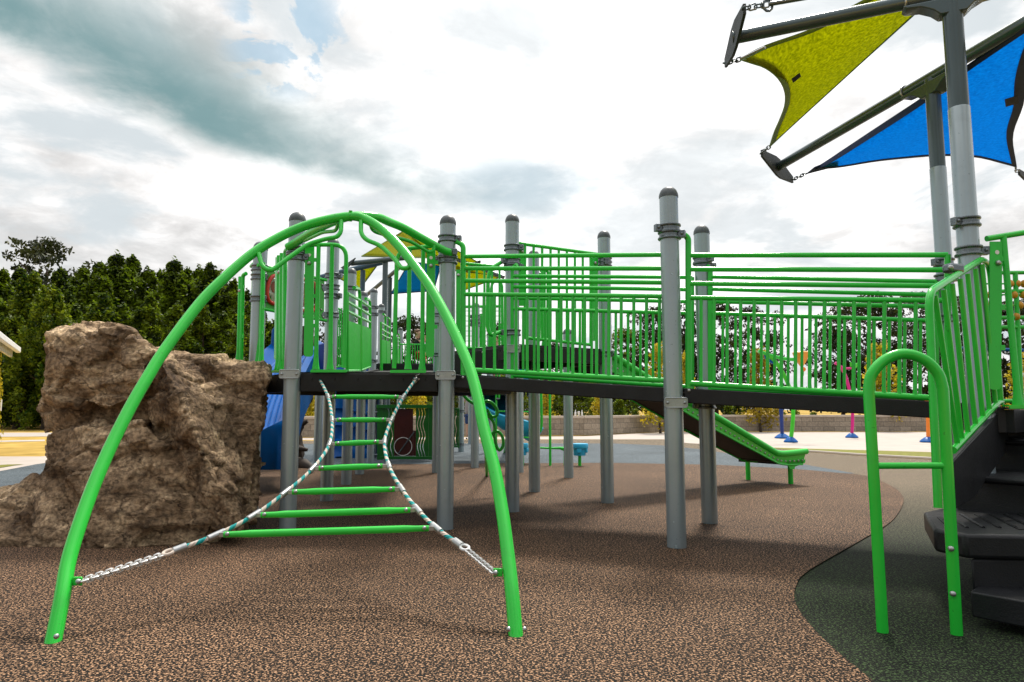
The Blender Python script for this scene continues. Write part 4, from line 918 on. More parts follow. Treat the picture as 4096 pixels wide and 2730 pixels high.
def hem(G, m, parent, edge, w=.05):
    n = len(G)
    E = {'u0': [(G[0][j], G[1][j]) for j in range(n)], 'u1': [(G[-1][j], G[-2][j]) for j in range(n)], 'v0': [(G[i][0], G[i][1]) for i in range(n)], 'v1': [(G[i][-1], G[i][-2]) for i in range(n)]}[edge]
    bm = B(); L = []
    for p, q in E:
        d = (q - p); d = d.normalized() * w if d.length > 1e-6 else V((0, 0, 0))
        L.append([bm.verts.new(x) for x in (p - d * .06 + V((0, 0, -.009)), p + d + V((0, 0, -.006)), p + d + V((0, 0, .008)), p - d * .06 + V((0, 0, .010)))])
    for a, b in zip(L, L[1:]):
        for k in range(4): bm.faces.new((a[k], a[(k + 1) % 4], b[(k + 1) % 4], b[k]))
    bmesh.ops.recalc_face_normals(bm, faces=bm.faces[:])
    return obj('hem', bm, m, parent)
Z1, Z2 = 3.47, 3.36
def shade_post(label, g, r, z, seam, coll, arm_pts, arm_r, T, seamlabel=None):
    t = thing('shade_post', label, 'post', (g.x, g.y, 0), 'tall shade posts with cantilever arms')
    bm = B(); lathe(bm, [(r + .003, -.03), (r + .003, seam), (r + .001, seam + .004)], g, 32); obj('shaft', bm, GREY, t)
    bm = B(); lathe(bm, [(r, seam), (r, z)], g, 32); obj('extension', bm, SHADEP, t)  # same tube as below; its darker reflection is put into the colour
    for zz, d in coll: obj('clamp', clamp(B(), (g.x, g.y, zz), r + .003, d), CLAMP, t, bevel=.003)
    ar = obj('arm', rod(arm_pts[0], arm_pts[1], arm_r, 20), SHADEP, t)
    a, b = V(T[0]), V(T[1]); d = (b - a).normalized(); s = V((d.y, -d.x, 0)); m = (a + b) / 2; h = .10
    bm = B(); slab(bm, [a + V((0, 0, .035)), a - V((0, 0, .035)), m - d * .06 - V((0, 0, h)), m + d * .06 - V((0, 0, h)), b - V((0, 0, .035)), b + V((0, 0, .035)), m + d * .06 + V((0, 0, h)), m - d * .06 + V((0, 0, h))], s * .02)
    obj('end_plate', bm, PLATE, ar, bevel=.003)
    # saddle under the arm
    c = V((g.x, g.y, z)); ad = (arm_pts[1] - arm_pts[0]).normalized(); sd_ = V((ad.y, -ad.x, 0))
    bm = B(); zz = arm_pts[0].z - arm_r
    prof = [(-.27, -.0), (-.25, -.02), (-.17, -.028), (-.11, -.06), (-.07, -.10), (.07, -.10), (.11, -.06), (.17, -.028), (.25, -.02), (.27, 0)]
    slab(bm, [V((g.x, g.y, zz)) + ad * x + V((0, 0, y)) - sd_ * .05 for x, y in prof], sd_ * .10); obj('saddle', bm, SHADEP, t, bevel=.006)
    bm = B()
    for k in (-1, 1):
        cc = V((g.x, g.y, arm_pts[0].z)) + ad * .25 * k
        tube(bm, [cc + (sd_ * math.cos(q) + V((0, 0, math.sin(q)))) * (arm_r + .006) for q in [j * math.pi / 10 for j in range(20)]], .007, 6, closed=True)
    obj('u_bolt', bm, STEEL, t)
    return t
T1a, T1b = gd(2972, 36, Z1), gd(2897, 255, Z1)
T2a, T2b = gd(3042, 615, Z2), gd(3166, 722, Z2)
a1 = (T1a + T1b) / 2; a2 = (T2a + T2b) / 2
d1 = V((SH15.x, SH15.y, Z1)) - a1
shade_post('tall shade post in front, carrying the arm of the yellow green sail', SH15, .0555, Z1 - .02, at(3840, 437, 4.0).z, [(at(3870, 892, 4).z, (-1, -.3, 0)), (at(3870, 1007, 4).z, (1, -.2, 0))], [a1, a1 + d1 * 1.25], .044, (T1a, T1b))
d2 = V((SH16.x, SH16.y, Z2)) - a2
shade_post('tall shade post behind, carrying the long arm between the two sails', SH16, .051, Z2 - .02, at(3750, 675, 4.85).z, [(at(3780, 1053, 4.85).z, (-1, -.3, 0)), (at(3780, 1114, 4.85).z, (1, -.2, 0)), (at(3780, 1275, 4.85).z, (1, -.2, 0))], [a2, a2 + d2 * 2.2], .044, (T2a, T2b))
sg_ = lambda z0, s: (lambda u, v: z0 - s * 16 * u * (1 - u) * v * (1 - v))
# yellow green sail
c0 = [(2962, 238), (3009, 253), (3059, 270), (3108, 308), (3136, 358), (3139, 419), (3119, 479), (3097, 529), (3078, 588)]
G = patch(c0, [(3700, -120), (3760, -110), (3830, -95)], [(2962, 238), (3059, 187), (3252, 118), (3417, 25), (3700, -120)], [(3078, 588), (3141, 529), (3400, 292), (3676, 41), (3830, -95)], lambda u, v: 3.43 + .48 * u ** .6 - .6 * u * (1 - u) * v * (1 - v))
t = thing('shade_sail', 'yellow green fabric sail with a deep curved edge, stretched between the two shade arms', 'shade sail', G[11][11])
cloth_obj(G, SAILY, t)
for e, w in (('u0', .075), ('v0', .03), ('v1', .022)): hem(G, HEMY, t, e, w)
def tagpatch(pts, z, parent):
    bm = B(); slab(bm, [gd(x, y, z) for x, y in pts], (0, 0, -.003)); obj('sewn_tag', bm, BLACK, parent, smooth=False)
tagpatch([(3166, 316), (3198, 292), (3204, 306), (3172, 332)], 3.395, t)
def link(a, b, n, parent, w=.016): obj('chain', chain(a, b, n, w, .0055), CLAMP, parent)
link(T1b, gd(2962, 238, 3.42), 4, t); link(T2a, gd(3078, 588, 3.42), 4, t)
bm = B(); tube(bm, [gd(2962, 238, 3.41), gd(3060, 190, 3.41)], .012, 8); obj('turnbuckle', bm, STEEL, t)
# chain of the next sail, off the near end of the arm plate
e = gd(3215, -6, Z1 + .02); t2 = thing('sail_chain', 'dark chain and turnbuckle running off the top of the plate at the arm end', 'chain', T1a)
link(T1a, T1a.lerp(e, .42), 4, t2, .02); obj('turnbuckle', rod(T1a.lerp(e, .42), T1a.lerp(e, 1.3), .014, 10), CLAMP, t2)
obj('shackle', tube(B(), [T1a.lerp(e, .42) + V((.03 * math.cos(q), .01, .04 * math.sin(q))) for q in [k * .6283 for k in range(10)]], .009, 6, closed=True), CLAMP, t2)
# blue sail
c0 = [(3292, 668), (3320, 656), (3352, 642)]
G = patch([(3262, 676), (3268, 672), (3276, 668)], [(4066, 668), (4050, 540), (4090, 420), (4110, 300), (4180, 60)], [(3262, 676), (3360, 668), (3500, 645), (3640, 630), (3760, 622), (3900, 627), (4000, 650), (4066, 668)], [(3276, 668), (3480, 533), (3700, 388), (3900, 245), (4180, 60)], sg_(3.32, .08))
t = thing('shade_sail', 'blue fabric sail stretched behind the shade posts', 'shade sail', G[11][11])
cloth_obj(G, SAILB, t)
for e, w in (('v0', .05), ('v1', .06), ('u1', .08)): hem(G, HEMB, t, e, w)
tagpatch([(4018, 398), (4070, 382), (4076, 412), (4022, 428)], 3.26, t)
bm = B(); slab(bm, [gd(3226, 694, 3.325), gd(3258, 668, 3.325), gd(3352, 632, 3.325), gd(3352, 662, 3.325)], (0, 0, -.01)); obj('corner_strap', bm, HEMB, t)
link(T2b, gd(3226, 694, 3.33), 5, t)
T3 = (gd(4070, 690, 3.3), gd(4160, 760, 3.3))
link(T3[0], gd(4060, 670, 3.3), 2, t)
t = thing('shade_plate', 'end plate of another shade arm peeking in at the right edge below the blue sail', 'plate', T3[0])
bm = B(); d = (T3[1] - T3[0]).normalized(); s = V((d.y, -d.x, 0)); slab(bm, [T3[0] + V((0, 0, .03)), T3[0] - V((0, 0, .03)), T3[1] - V((0, 0, .08)), T3[1] + V((0, 0, .08))], s * .02); obj('plate', bm, PLATE, t, bevel=.004)
# ------------------------------------------------------------------ the far canopy
def far_post(px, top, Y, r, label, m=SHADEP):
    x = at(px, 1300, Y).x; z = at(px, top, Y).z
    t = thing('shade_post', label, 'post', (x, Y, 0), 'posts of the far canopy')
    bm = B(); lathe(bm, [(r + .006, -.03), (r + .006, z * .62), (r, z * .62 + .01), (r, z)], (x, Y, 0), 16); obj('shaft', bm, m, t)
    obj('clamp', clamp(B(), (x, Y, z * .62), r, (1, -.3, 0), .09), CLAMP, t); return t
far_post(1447, 1082, 15.2, .056, 'dark blue grey post of the far canopy, leftmost of the three', paint('blue_grey_paint', (.05, .10, .15), .35, metal=.3))
far_post(1537, 1046, 14.4, .058, 'grey post of the far canopy, the middle and tallest of the three')
far_post(1557, 1112, 17.0, .055, 'grey post of the far canopy, right of the tallest one')
def bar(name, label, pts, r, m, cat='beam'):
    t = thing(name, label, cat, at(*pts[0])); obj('tube', tube(B(), [at(*p) for p in pts], r, 14), m, t); return t
t = bar('canopy_arm', 'upper silvery arm of the far canopy', [(1404, 1055, 14.2), (1620, 1032, 14.4)], .055, SHADEP)
bm = B(); slab(bm, [at(1362, 1072, 14.3), at(1420, 1032, 14.1), at(1404, 1056, 14.1), at(1378, 1082, 14.2)], (.02, .02, 0)); obj('end_plate', bm, PLATE, t)
bar('canopy_arm', 'lower blue grey arm of the far canopy', [(1276, 1112, 15.4), (1354, 1092, 15.3), (1530, 1050, 15.0)], .06, paint('blue_arm', (.04, .09, .14), .35, metal=.3))
bar('canopy_arm', 'slanting rear arm of the far canopy', [(1466, 1182, 18.0), (1600, 1070, 16.5)], .05, SHADEP)
def flatsail(label, pts, m, hm, th=.01):
    t = thing('shade_sail', label, 'shade sail', at(*pts[0]), 'sails of the far canopy')
    P3 = [at(*p) for p in pts]; c = sum(P3, V()) / len(P3); n = 10; bm = B(); rows = []
    for k in range(n + 1): rows.append([bm.verts.new(P3[0].lerp(P3[3], k / n).lerp(P3[1].lerp(P3[2], k / n), j / n) + V((0, 0, .10 * math.sin(math.pi * j / n) * math.sin(math.pi * k / n)))) for j in range(n + 1)])
    for a, b in zip(rows, rows[1:]):
        for j in range(n): bm.faces.new((a[j], a[j + 1], b[j + 1], b[j]))
    o = obj('cloth', bm, m, t); s = o.modifiers.new('thickness', 'SOLIDIFY'); s.thickness = .006
    for a, b in zip(P3, P3[1:] + P3[:1]): obj('hem', rod(a, b, .014, 6), hm, t)
    return t
flatsail('yellow green peak of the far canopy, seen through the arch', [(1447, 1026, 14.6), (1614, 925, 16.0), (1760, 1034, 17.0), (1600, 1030, 14.6)], SAILY, HEMY)
flatsail('yellow green sail of the far canopy running on behind the near deck post', [(1614, 927, 16.2), (1830, 1004, 16.5), (2012, 1106, 17.0), (1745, 1075, 17.5)], SAILY, HEMY)
flatsail('small hanging yellow flap of the far canopy left of its posts', [(1352, 1112, 15.6), (1420, 1084, 15.5), (1506, 1066, 15.2), (1440, 1156, 16.2)], SAILY, HEMY)
flatsail('yellow lower sail of the far canopy behind the ramp railing', [(1826, 1058, 17.2), (1900, 1080, 17.2), (1996, 1112, 17.2), (1838, 1168, 18.0)], SAILY, HEMY)
flatsail('blue sail of the far canopy, seen through the entry rail', [(1564, 1176, 16.2), (1640, 1046, 16.8), (1762, 1066, 17.0), (1735, 1164, 16.4)], SAILB, HEMB)
bar('canopy_arm', 'dark arm of the far canopy behind the ramp railing', [(1830, 1040, 16.8), (2016, 1110, 16.4)], .05, SHADEP)
bm = B(); slab(bm, [at(1876, 1056, 16.2), at(1920, 1042, 16.2), at(1918, 1058, 16.2)], (.02, .05, 0)); obj('end_plate', bm, PLATE, bpy.data.objects['canopy_arm.003'])
# ------------------------------------------------------------------ cast boulder
def hull(bm, pts):
    vs = [bm.verts.new(p) for p in pts]; bmesh.ops.convex_hull(bm, input=vs)
bmr = B(); q = lambda *l: [at(*p) for p in l]
def grounded(pts, ys): return [V((p.x, y, -.12)) for p, y in zip(pts, ys)]
hull(bmr, q((176, 1350, 4.98), (215, 1316, 5.05), (515, 1318, 5.05), (602, 1398, 5.1), (590, 1560, 4.92), (430, 1640, 4.9), (200, 1600, 5.0), (230, 1330, 6.1), (520, 1335, 6.2), (600, 1420, 6.2), (600, 1600, 6.2), (215, 1600, 6.1)))
hull(bmr, q((196, 1560, 5.12), (230, 1720, 5.1), (600, 1680, 5.1), (590, 1500, 5.1), (225, 1560, 6.1), (600, 1500, 6.2), (600, 1760, 6.2), (215, 1760, 6.1)))
hull(bmr, q((205, 1740, 5.0), (340, 1690, 4.88), (560, 1680, 4.86), (640, 1740, 4.86), (150, 2000, 4.84), (120, 2195, 4.62), (420, 2200, 4.58), (850, 2190, 4.68), (820, 2000, 4.8)) + [V((-3.6, 6.2, -.1)), V((-2.4, 6.2, -.1))] + q((600, 1760, 6.0), (230, 1800, 6.0)))
hull(bmr, q((-260, 2210, 4.6), (-150, 2120, 4.8), (60, 1985, 5.0), (140, 1900, 5.1), (220, 2000, 5.0), (130, 2200, 4.6), (170, 1930, 5.7)) + [V((-4.6, 5.6, -.1)), V((-3.3, 5.6, -.1))])
hull(bmr, q((640, 1424, 5.35), (760, 1428, 5.45), (905, 1444, 5.5), (1076, 1464, 5.4), (1070, 1500, 5.35), (1030, 1620, 5.38), (1004, 1760, 5.3), (1014, 2000, 5.22), (985, 2110, 5.05), (700, 2100, 5.2), (640, 1700, 5.3)) + [at(660, 1440, 6.3), at(1050, 1470, 6.3), V((-2.5, 6.2, -.1)), V((-2.8, 6.3, -.1)), V((-2.10, 5.4, -.1))])
hull(bmr, q((612, 1398, 4.92), (650, 1440, 4.9), (742, 1640, 4.7), (800, 1790, 4.64), (880, 1990, 4.62), (965, 2125, 4.66), (700, 1680, 5.2), (620, 1800, 5.2), (700, 2100, 5.0), (900, 2130, 5.1), (905, 1560, 5.5), (690, 1430, 5.5), (560, 1420, 5.3)))
hull(bmr, q((742, 1640, 4.95), (905, 1560, 5.25), (955, 1700, 5.25), (950, 2000, 5.1), (970, 2125, 4.75), (880, 1990, 4.8), (640, 1430, 5.1), (760, 1440, 5.4), (870, 1700, 5.6)))
hull(bmr, q((165, 1620, 5.15), (182, 1590, 5.2), (260, 1600, 5.1), (240, 1740, 5.1), (178, 1740, 5.2), (230, 1650, 5.6)))
hull(bmr, q((530, 1350, 5.0), (590, 1360, 5.0), (606, 1420, 4.98), (560, 1540, 4.86), (500, 1540, 4.88), (480, 1400, 4.95), (560, 1400, 5.6)))
bmr = bake(bmr, lambda o: (setattr(o.modifiers.new('r', 'REMESH'), 'voxel_size', .016)))
bmesh.ops.smooth_vert
for _ in range(2): bmesh.ops.smooth_vert(bmr, verts=bmr.verts[:], factor=.5, use_axis_x=True, use_axis_y=True, use_axis_z=True)
bmr.normal_update()
new = []
def facet(p, s, k):                      # broken planes: each cell tilts its own way
    d_, pt = noise.voronoi(p * s); c = pt[0]; t_ = noise.cell_vector(c * 7.3 + V((.5, .5, .5))) - V((.5, .5, .5))
    return (p * s - c).dot(t_) * k / s
for v in bmr.verts:
    p = v.co; w = V((noise.noise(p * 1.1), noise.noise(p * 1.1 + V((9, 2, 4))), noise.noise(p * 1.1 + V((3, 7, 1))))) * .35
    f1_ = noise.noise((p + w) * 1.6 + V((4, 1, 8)))
    a_ = V((p.x * .9 + p.z * .35, p.y, p.z * 1.5 - p.x * .3)) + w * .6
    o_ = facet(a_, 1.5, .9) * .24 + facet(a_ + V((.3, 2, 1)), 3.3, .9) * .34 + facet(a_ + V((4, .2, 3)), 7.5, .9) * .20 + facet(a_ + V((1, 4, 6)), 20., .9) * .10
    cr = 1 - min(1, abs(noise.noise((p + w * 1.3) * 2.1 + V((1, 5, 9)))) * 13)
    new.append(p + v.normal * (.035 * f1_ + o_ + .008 * noise.noise(a_ * 7) + .007 * noise.noise(a_ * 17) + .005 * noise.noise(a_ * 34) - .03 * cr))
for v, p in zip(bmr.verts, new): v.co = p
tag(obj('climbing_boulder', bmr, ROCK, angle=180), 'large brown cast rock boulder for climbing, left of the near deck', 'boulder')
# ------------------------------------------------------------------ blue ridged slide behind the boulder
t = thing('plastic_slide', 'bright blue ridged slide coming down behind the boulder', 'slide', at(1040, 1850, 7.7))
path = spline([at(1190, 1425, 10.1), at(1140, 1478, 9.5), at(1086, 1568, 8.75), at(1054, 1656, 8.2), at(1036, 1722, 7.85), at(1022, 1755, 7.6), at(1006, 1768, 7.4)], 6)
sec = [(-.38, -.34), (-.38, .17), (-.33, .22), (-.27, .17), (-.22, .02)]
for k in range(7): sec += [(-.21 + .06 * k, .016), (-.195 + .06 * k, -.004), (-.165 + .06 * k, -.004), (-.15 + .06 * k, .016)]
sec += [(.24, .04), (.29, .19), (.34, .24), (.40, .19), (.40, -.34)]
def sweep(path, sec, sx=1, close=True, nose=0):
    bm = B(); rows = []
    for i, p in enumerate(path):
        d = (path[min(i + 1, len(path) - 1)] - path[max(i - 1, 0)]).normalized(); s = V((-d.y, d.x, 0)).normalized() * sx; u = d.cross(s) if sx < 0 else s.cross(d) * -1
        u = u if u.z > 0 else -u
        kk = 1.0
        if nose and i > len(path) - 1 - nose: tt = (i - (len(path) - 1 - nose)) / nose; kk = math.sqrt(max(.06, 1 - tt ** 2.2))
        rows.append([bm.verts.new(p + s * a * kk + u * ((b * (.3 + .7 * kk) if b > .05 else b) if b > -.1 else b * (.75 + .25 * kk))) for a, b in sec])
    n = len(sec)
    for a, b in zip(rows, rows[1:]):
        for k in range(n if close else n - 1): bm.faces.new((a[k], a[(k + 1) % n], b[(k + 1) % n], b[k]))
    if close: bm.faces.new(rows[0]); bm.faces.new(rows[-1])
    bmesh.ops.recalc_face_normals(bm, faces=bm.faces[:]); return bm
path = spline([path[int(len(path) * k / 40) if k < 40 else -1] for k in range(0, 41, 2)], 3)
obj('chute', sweep(path, sec, nose=17), BLUE, t, angle=50)
bm = B(); slab(bm, q((1040, 1500, 9.9), (1056, 1440, 9.9), (1080, 1402, 9.9), (1086, 1320, 9.9), (1112, 1292, 9.9), (1118, 1500, 9.9)), (0, .08, 0)); obj('hood_side', bm, BLUE, t, bevel=.02)
bm = B(); slab(bm, q((1248, 1490, 9.6), (1252, 1400, 9.6), (1272, 1378, 9.6), (1300, 1370, 9.6), (1302, 1490, 9.6)), (0, .3, 0)); obj('hood_side', bm, NAVY, t, bevel=.02)
# sculpted tree trunk
t = thing('tree_trunk_climber', 'dark brown sculpted tree trunk climber behind the left front post', 'climber', gd(1150, 1862))
pth = spline([gd(1146, 1866) - V((0, 0, .05)), at(1156, 1760, 11), at(1184, 1650, 11), at(1214, 1560, 11), at(1222, 1450, 11), at(1216, 1310, 11)], 8)
rs = [.26 - .10 * min(1, k / 14) + .03 * noise.noise(V((k * .6, 0, 0))) for k in range(len(pth))]
bm = tube(B(), pth, rs, 26)
for v in bm.verts: v.co += V((noise.noise(v.co * 7), noise.noise(v.co * 7 + V((5, 1, 2))), 0)) * .07
obj('trunk', bm, BROWNP, t)
for (x, y, dx_, dz_, r) in ((1200, 1700, .12, .06, .06), (1195, 1795, .14, -.02, .05)):
    c = at(x, y, 10.9); obj('knot', tube(B(), [c - V((.1, 0, 0)), c, c + V((dx_, 0, dz_))], [r * 1.3, r, r * .5], 10), BROWNP, t)
for a in (-.5, .1, .6): obj('root', tube(B(), [pth[2], pth[0] + V((a * .6, -.25, .10)), pth[0] + V((a, -.45, .02))], [.12, .09, .03], 10), BROWNP, t)
bm = B(); slab(bm, q((1200, 1318, 10.9), (1214, 1316, 10.9), (1214, 1346, 10.9), (1200, 1348, 10.9)), (0, .02, 0)); obj('bare_patch', bm, CREAM, t)
# blue climbing wall
t = thing('climbing_wall', 'deep blue lumpy climbing wall behind the rope ladder', 'climbing wall', at(1405, 1822, 13.1))
bm = B(); a, b = at(1338, 1700, 13.1), at(1472, 1700, 13.1); ny = 60; nx = 30; vs = []
for j in range(ny + 1):
    z = -.03 + 1.75 * j / ny; row = []
    for i in range(nx + 1):
        x = a.x - .05 + (b.x - a.x + .1) * i / nx; step_ = math.floor(z * 3.4 + .5 * noise.noise(V((x * 2, 3, z * .7)))) 
        dep = .10 * (z * 3.4 - step_) + .08 * noise.noise(V((x * 4, 1, z * 4))) + .18 * noise.noise(V((math.floor(x * 5), step_, 4)))
        low_ = .16 if z < .34 else 0
        row.append(bm.verts.new((x, 13.1 + dep - low_, z)))
    vs.append(row)
for j in range(ny):
    for i in range(nx): bm.faces.new((vs[j][i], vs[j][i + 1], vs[j + 1][i + 1], vs[j + 1][i]))
r = bmesh.ops.extrude_face_region(bm, geom=bm.faces[:]); 
for v in r['geom']:
    if isinstance(v, bmesh.types.BMVert): v.co.y = 13.75
bmesh.ops.recalc_face_normals(bm, faces=bm.faces[:]); obj('wall_face', bm, BLUE, t, angle=28)
# green ground panel with wavy slots and a maroon board
YP = 12.25
def wave_panel(t, x0, x1, y0, y1, slots, Y, amp=4.5, sw=3.0, ph=0.):
    """green sheet cut by wavy slots"""
    n = 26; edges = [(x0, 0)] + [(s, 1) for s in slots] + [(x1, 0)]
    L = None
    ys = [y0 + (y1 - y0) * k / n for k in range(n + 1)]; w = lambda y: amp * math.sin((y - y0) / (y1 - y0) * 4.4 * math.pi + ph)
    cur = [x0] * (n + 1); bm = B()
    for s in slots + [None]:
        nxt = [s - sw / 2 + w(y) for y in ys] if s else [x1] * (n + 1)
        a = [bm.verts.new(at(x, y, Y)) for x, y in zip(cur, ys)]; b = [bm.verts.new(at(x, y, Y)) for x, y in zip(nxt, ys)]
        for k in range(n): bm.faces.new((a[k], b[k], b[k + 1], a[k + 1]))
        if s: cur = [s + sw / 2 + w(y) for y in ys]
    r = bmesh.ops.extrude_face_region(bm, geom=bm.faces[:]); bmesh.ops.translate(bm, vec=(0, .02, 0), verts=[v for v in r['geom'] if isinstance(v, bmesh.types.BMVert)]); bmesh.ops.recalc_face_normals(bm, faces=bm.faces[:])
    return obj('wavy_sheet', bm, GREEND, t)
def strip(t, name, x0, y0, x1, y1, Y, m, th=.03, dy=0.):
    bm = B(); slab(bm, [at(x0, y0, Y), at(x1, y0, Y), at(x1, y1, Y), at(x0, y1, Y)], (0, th, 0)); return obj(name, bm, m, t, bevel=.003)
t = thing('ground_panel', 'dark green play panel with wavy slots round a maroon board, low behind the rope ladder', 'panel', at(1620, 1838, YP))
wave_panel(t, 1532, 1576, 1634, 1826, [1552, 1566], YP); wave_panel(t, 1664, 1714, 1634, 1826, [1674, 1685, 1696], YP)
strip(t, 'side_plate', 1508, 1622, 1531.5, 1840, YP - .01, GREEND); strip(t, 'side_plate', 1714.5, 1622, 1735, 1840, YP - .01, GREEND)
strip(t, 'top_rail', 1506, 1620, 1736, 1633.5, YP - .04, GREEND, .06); strip(t, 'bottom_rail', 1520, 1826.5, 1730, 1838, YP - .04, GREEND, .06)
bd = strip(t, 'board', 1576.5, 1636, 1652, 1824, YP - .005, MAROON); strip(t, 'board', 1652.5, 1724, 1663.5, 1824, YP - .005, MAROON)
c = at(1612, 1787, YP - .012); obj('ring', tube(B(), [c + V((.158 * math.cos(k * .2094), 0, .158 * math.sin(k * .2094))) for k in range(30)], .006, 6, closed=True), WHITE, bd)
obj('pointer', rod(at(1593, 1816, YP - .02), at(1657, 1728, YP - .02), .011, 8), GREYD, bd)
for y in (1650, 1820): obj('clamp', rod(at(1468, y, YP), at(1510, y, YP), .02, 8), CLAMP, t)
t = thing('ground_panel', 'narrow dark green panel with one wavy slot, right of the near ramp post', 'panel', at(1824, 1790, 14.2))
wave_panel(t, 1816, 1832, 1640, 1784, [1823], 14.2, 2.5, 3.); strip(t, 'top_rail', 1814, 1633, 1834, 1639.5, 14.16, GREEND); strip(t, 'bottom_rail', 1814, 1784.5, 1834, 1791, 14.16, GREEND); strip(t, 'side_plate', 1832.5, 1633, 1838, 1794, 14.18, GREEND)
# green loop climber
t = thing('loop_climber', 'green climber of bent pipe loops seen beside the right arch foot', 'climber', at(1950, 1805, 7.4))
def px3(l, Y): return [at(1780 + x / 3.563, 1480 + y / 3.563, Y) for x, y in l]
obj('pipe_loop', tube(B(), spline(px3([(350, 278), (285, 296), (264, 340), (292, 395), (375, 462), (480, 500), (560, 470), (600, 447), (665, 472), (722, 532), (750, 600), (735, 652), (690, 672), (640, 640), (600, 560)], 7.4), 5), .017, 12), GREEN, t)
obj('pipe_loop', tube(B(), spline(px3([(600, 640), (650, 690), (690, 745), (708, 820), (706, 878), (660, 920)], 7.4), 5), .017, 12), GREEN, t)
obj('pipe_loop', tube(B(), spline(px3([(690, 905), (725, 878), (770, 890), (815, 950), (832, 1030), (815, 1110), (772, 1145), (735, 1090), (715, 1000), (690, 905)], 7.4), 5), .017, 12), GREEN, t)
obj('upright', tube(B(), fillet([gd(1782 + 590 / 3.563, 1905), at(1940, 1700, 7.42), at(1925, 1560, 7.42), at(1915, 1480, 7.42)], .2), .022, 12), GREEN, t)
# spiral slide
t = thing('spiral_slide', 'deep blue spiral slide with light blue underside, far behind the ramp', 'slide', gd(2030, 1800))
pth = spline([at(2125, 1460, 12.6), at(2065, 1525, 12.5), at(2000, 1585, 12.3), at(1988, 1640, 12.0), at(2025, 1684, 11.8), at(2085, 1708, 11.8), at(2135, 1735, 11.9)], 7)
arc_o = [(.26 * math.cos(a), .26 * math.sin(a) + .1) for a in [R(180 + 180 * k / 12) for k in range(13)]]; arc_i = [(.235 * math.cos(a), .235 * math.sin(a) + .12) for a in [R(360 - 180 * k / 12) for k in range(13)]]
obj('chute', sweep(pth, arc_i, close=False), NAVY, t); obj('underside', sweep(pth, arc_o + [(x, y) for x, y in arc_i]), CYAN, t)
obj('support', rod(gd(1962, 1812) + V((.3, .2, -.03)), at(2040, 1690, 12.2), .04), GREEN, t)
# far pipe frames, stools
t = thing('pipe_frame', 'thin green pipe frame in front of the spiral slide', 'climber', gd(1986, 1795))
YF = 11.6
for x, y0, y1 in ((1985, 1480, 1802), (1996, 1480, 1596), (2166, 1480, 1716), (2118, 1560, 1805)): obj('pole', rod(at(x, y1, YF), at(x, y0, YF), .017, 10), GREEN, t)
obj('crossbar', rod(at(1985, 1646, YF), at(2120, 1648, YF), .013, 10), GREEN, t); obj('crossbar', rod(at(2090, 1750, YF), at(2122, 1752, YF), .016, 10), GREEN, t); obj('clip', rod(at(1984, 1596, YF - .02), at(1998, 1596, YF - .02), .016, 8), CLAMP, t)
t = thing('spinner_pole', 'green standing pole with a low side arm, left of the blue stool', 'pole', gd(2201, 1863))
g_ = gd(2201, 1863); obj('pole', rod(g_ - V((0, 0, .03)), V((g_.x, g_.y, 2.1)), .021, 12), GREEN, t)
obj('side_arm', tube(B(), [at(2160, 1792, g_.y), at(2205, 1794, g_.y), at(2238, 1793, g_.y), at(2258, 1797, g_.y)], [.016, .017, .022, .034], 10), GREEN, t)
t = thing('bent_pole', 'slim green pole with a bent foot right of the dark ramp post', 'pole', gd(2166, 1850))
obj('pole', tube(B(), fillet([at(2163, 1490, 10.4), at(2167, 1700, 10.4), at(2160, 1728, 10.4), at(2150, 1728, 10.4)], .05), .021, 10), GREEN, t)
t = thing('bent_pole', 'slim bright green pole against the left side of the short grey post', 'pole', gd(2258, 1850))
obj('pole', rod(gd(2257, 1862), at(2258, 1500, 10.9), .012, 8), GREEN, t)
def stool(label, px, py, ytop, wpx):
    g = gd(px, py); s = g.y / FPX; t = thing('stool', label, 'stool', g, 'blue stepping stools'); zt = at(px, ytop, g.y).z; w = wpx * s / 2
    obj('stem', rod(g - V((0, 0, .03)), V((g.x, g.y, zt - .15)), .026, 12), GREEN, t)
    bm = B(); lathe(bm, [(w * .66, zt - .19), (w * .70, zt - .18), (w * .72, zt - .09), (w * .95, zt - .075), (w, zt - .06), (w, zt - .012), (w * .95, zt), (0, zt + .006)], g, 28); seat = obj('seat', bm, CYAN, t)
    for a in (-100, -20, 60): 
        bm = B(); box(bm, g + V((w * .76 * math.cos(R(a)), w * .76 * math.sin(R(a)), zt - .11)), (.05, .07, .07), R(a)); obj('rib', bm, CYAN, seat, bevel=.01)
stool('light blue mushroom stool on a green stem, right of the short grey post', 2319, 1864, 1775, 68)
stool('light blue mushroom stool half hidden behind the dark ramp posts', 2090, 1862, 1774, 46)
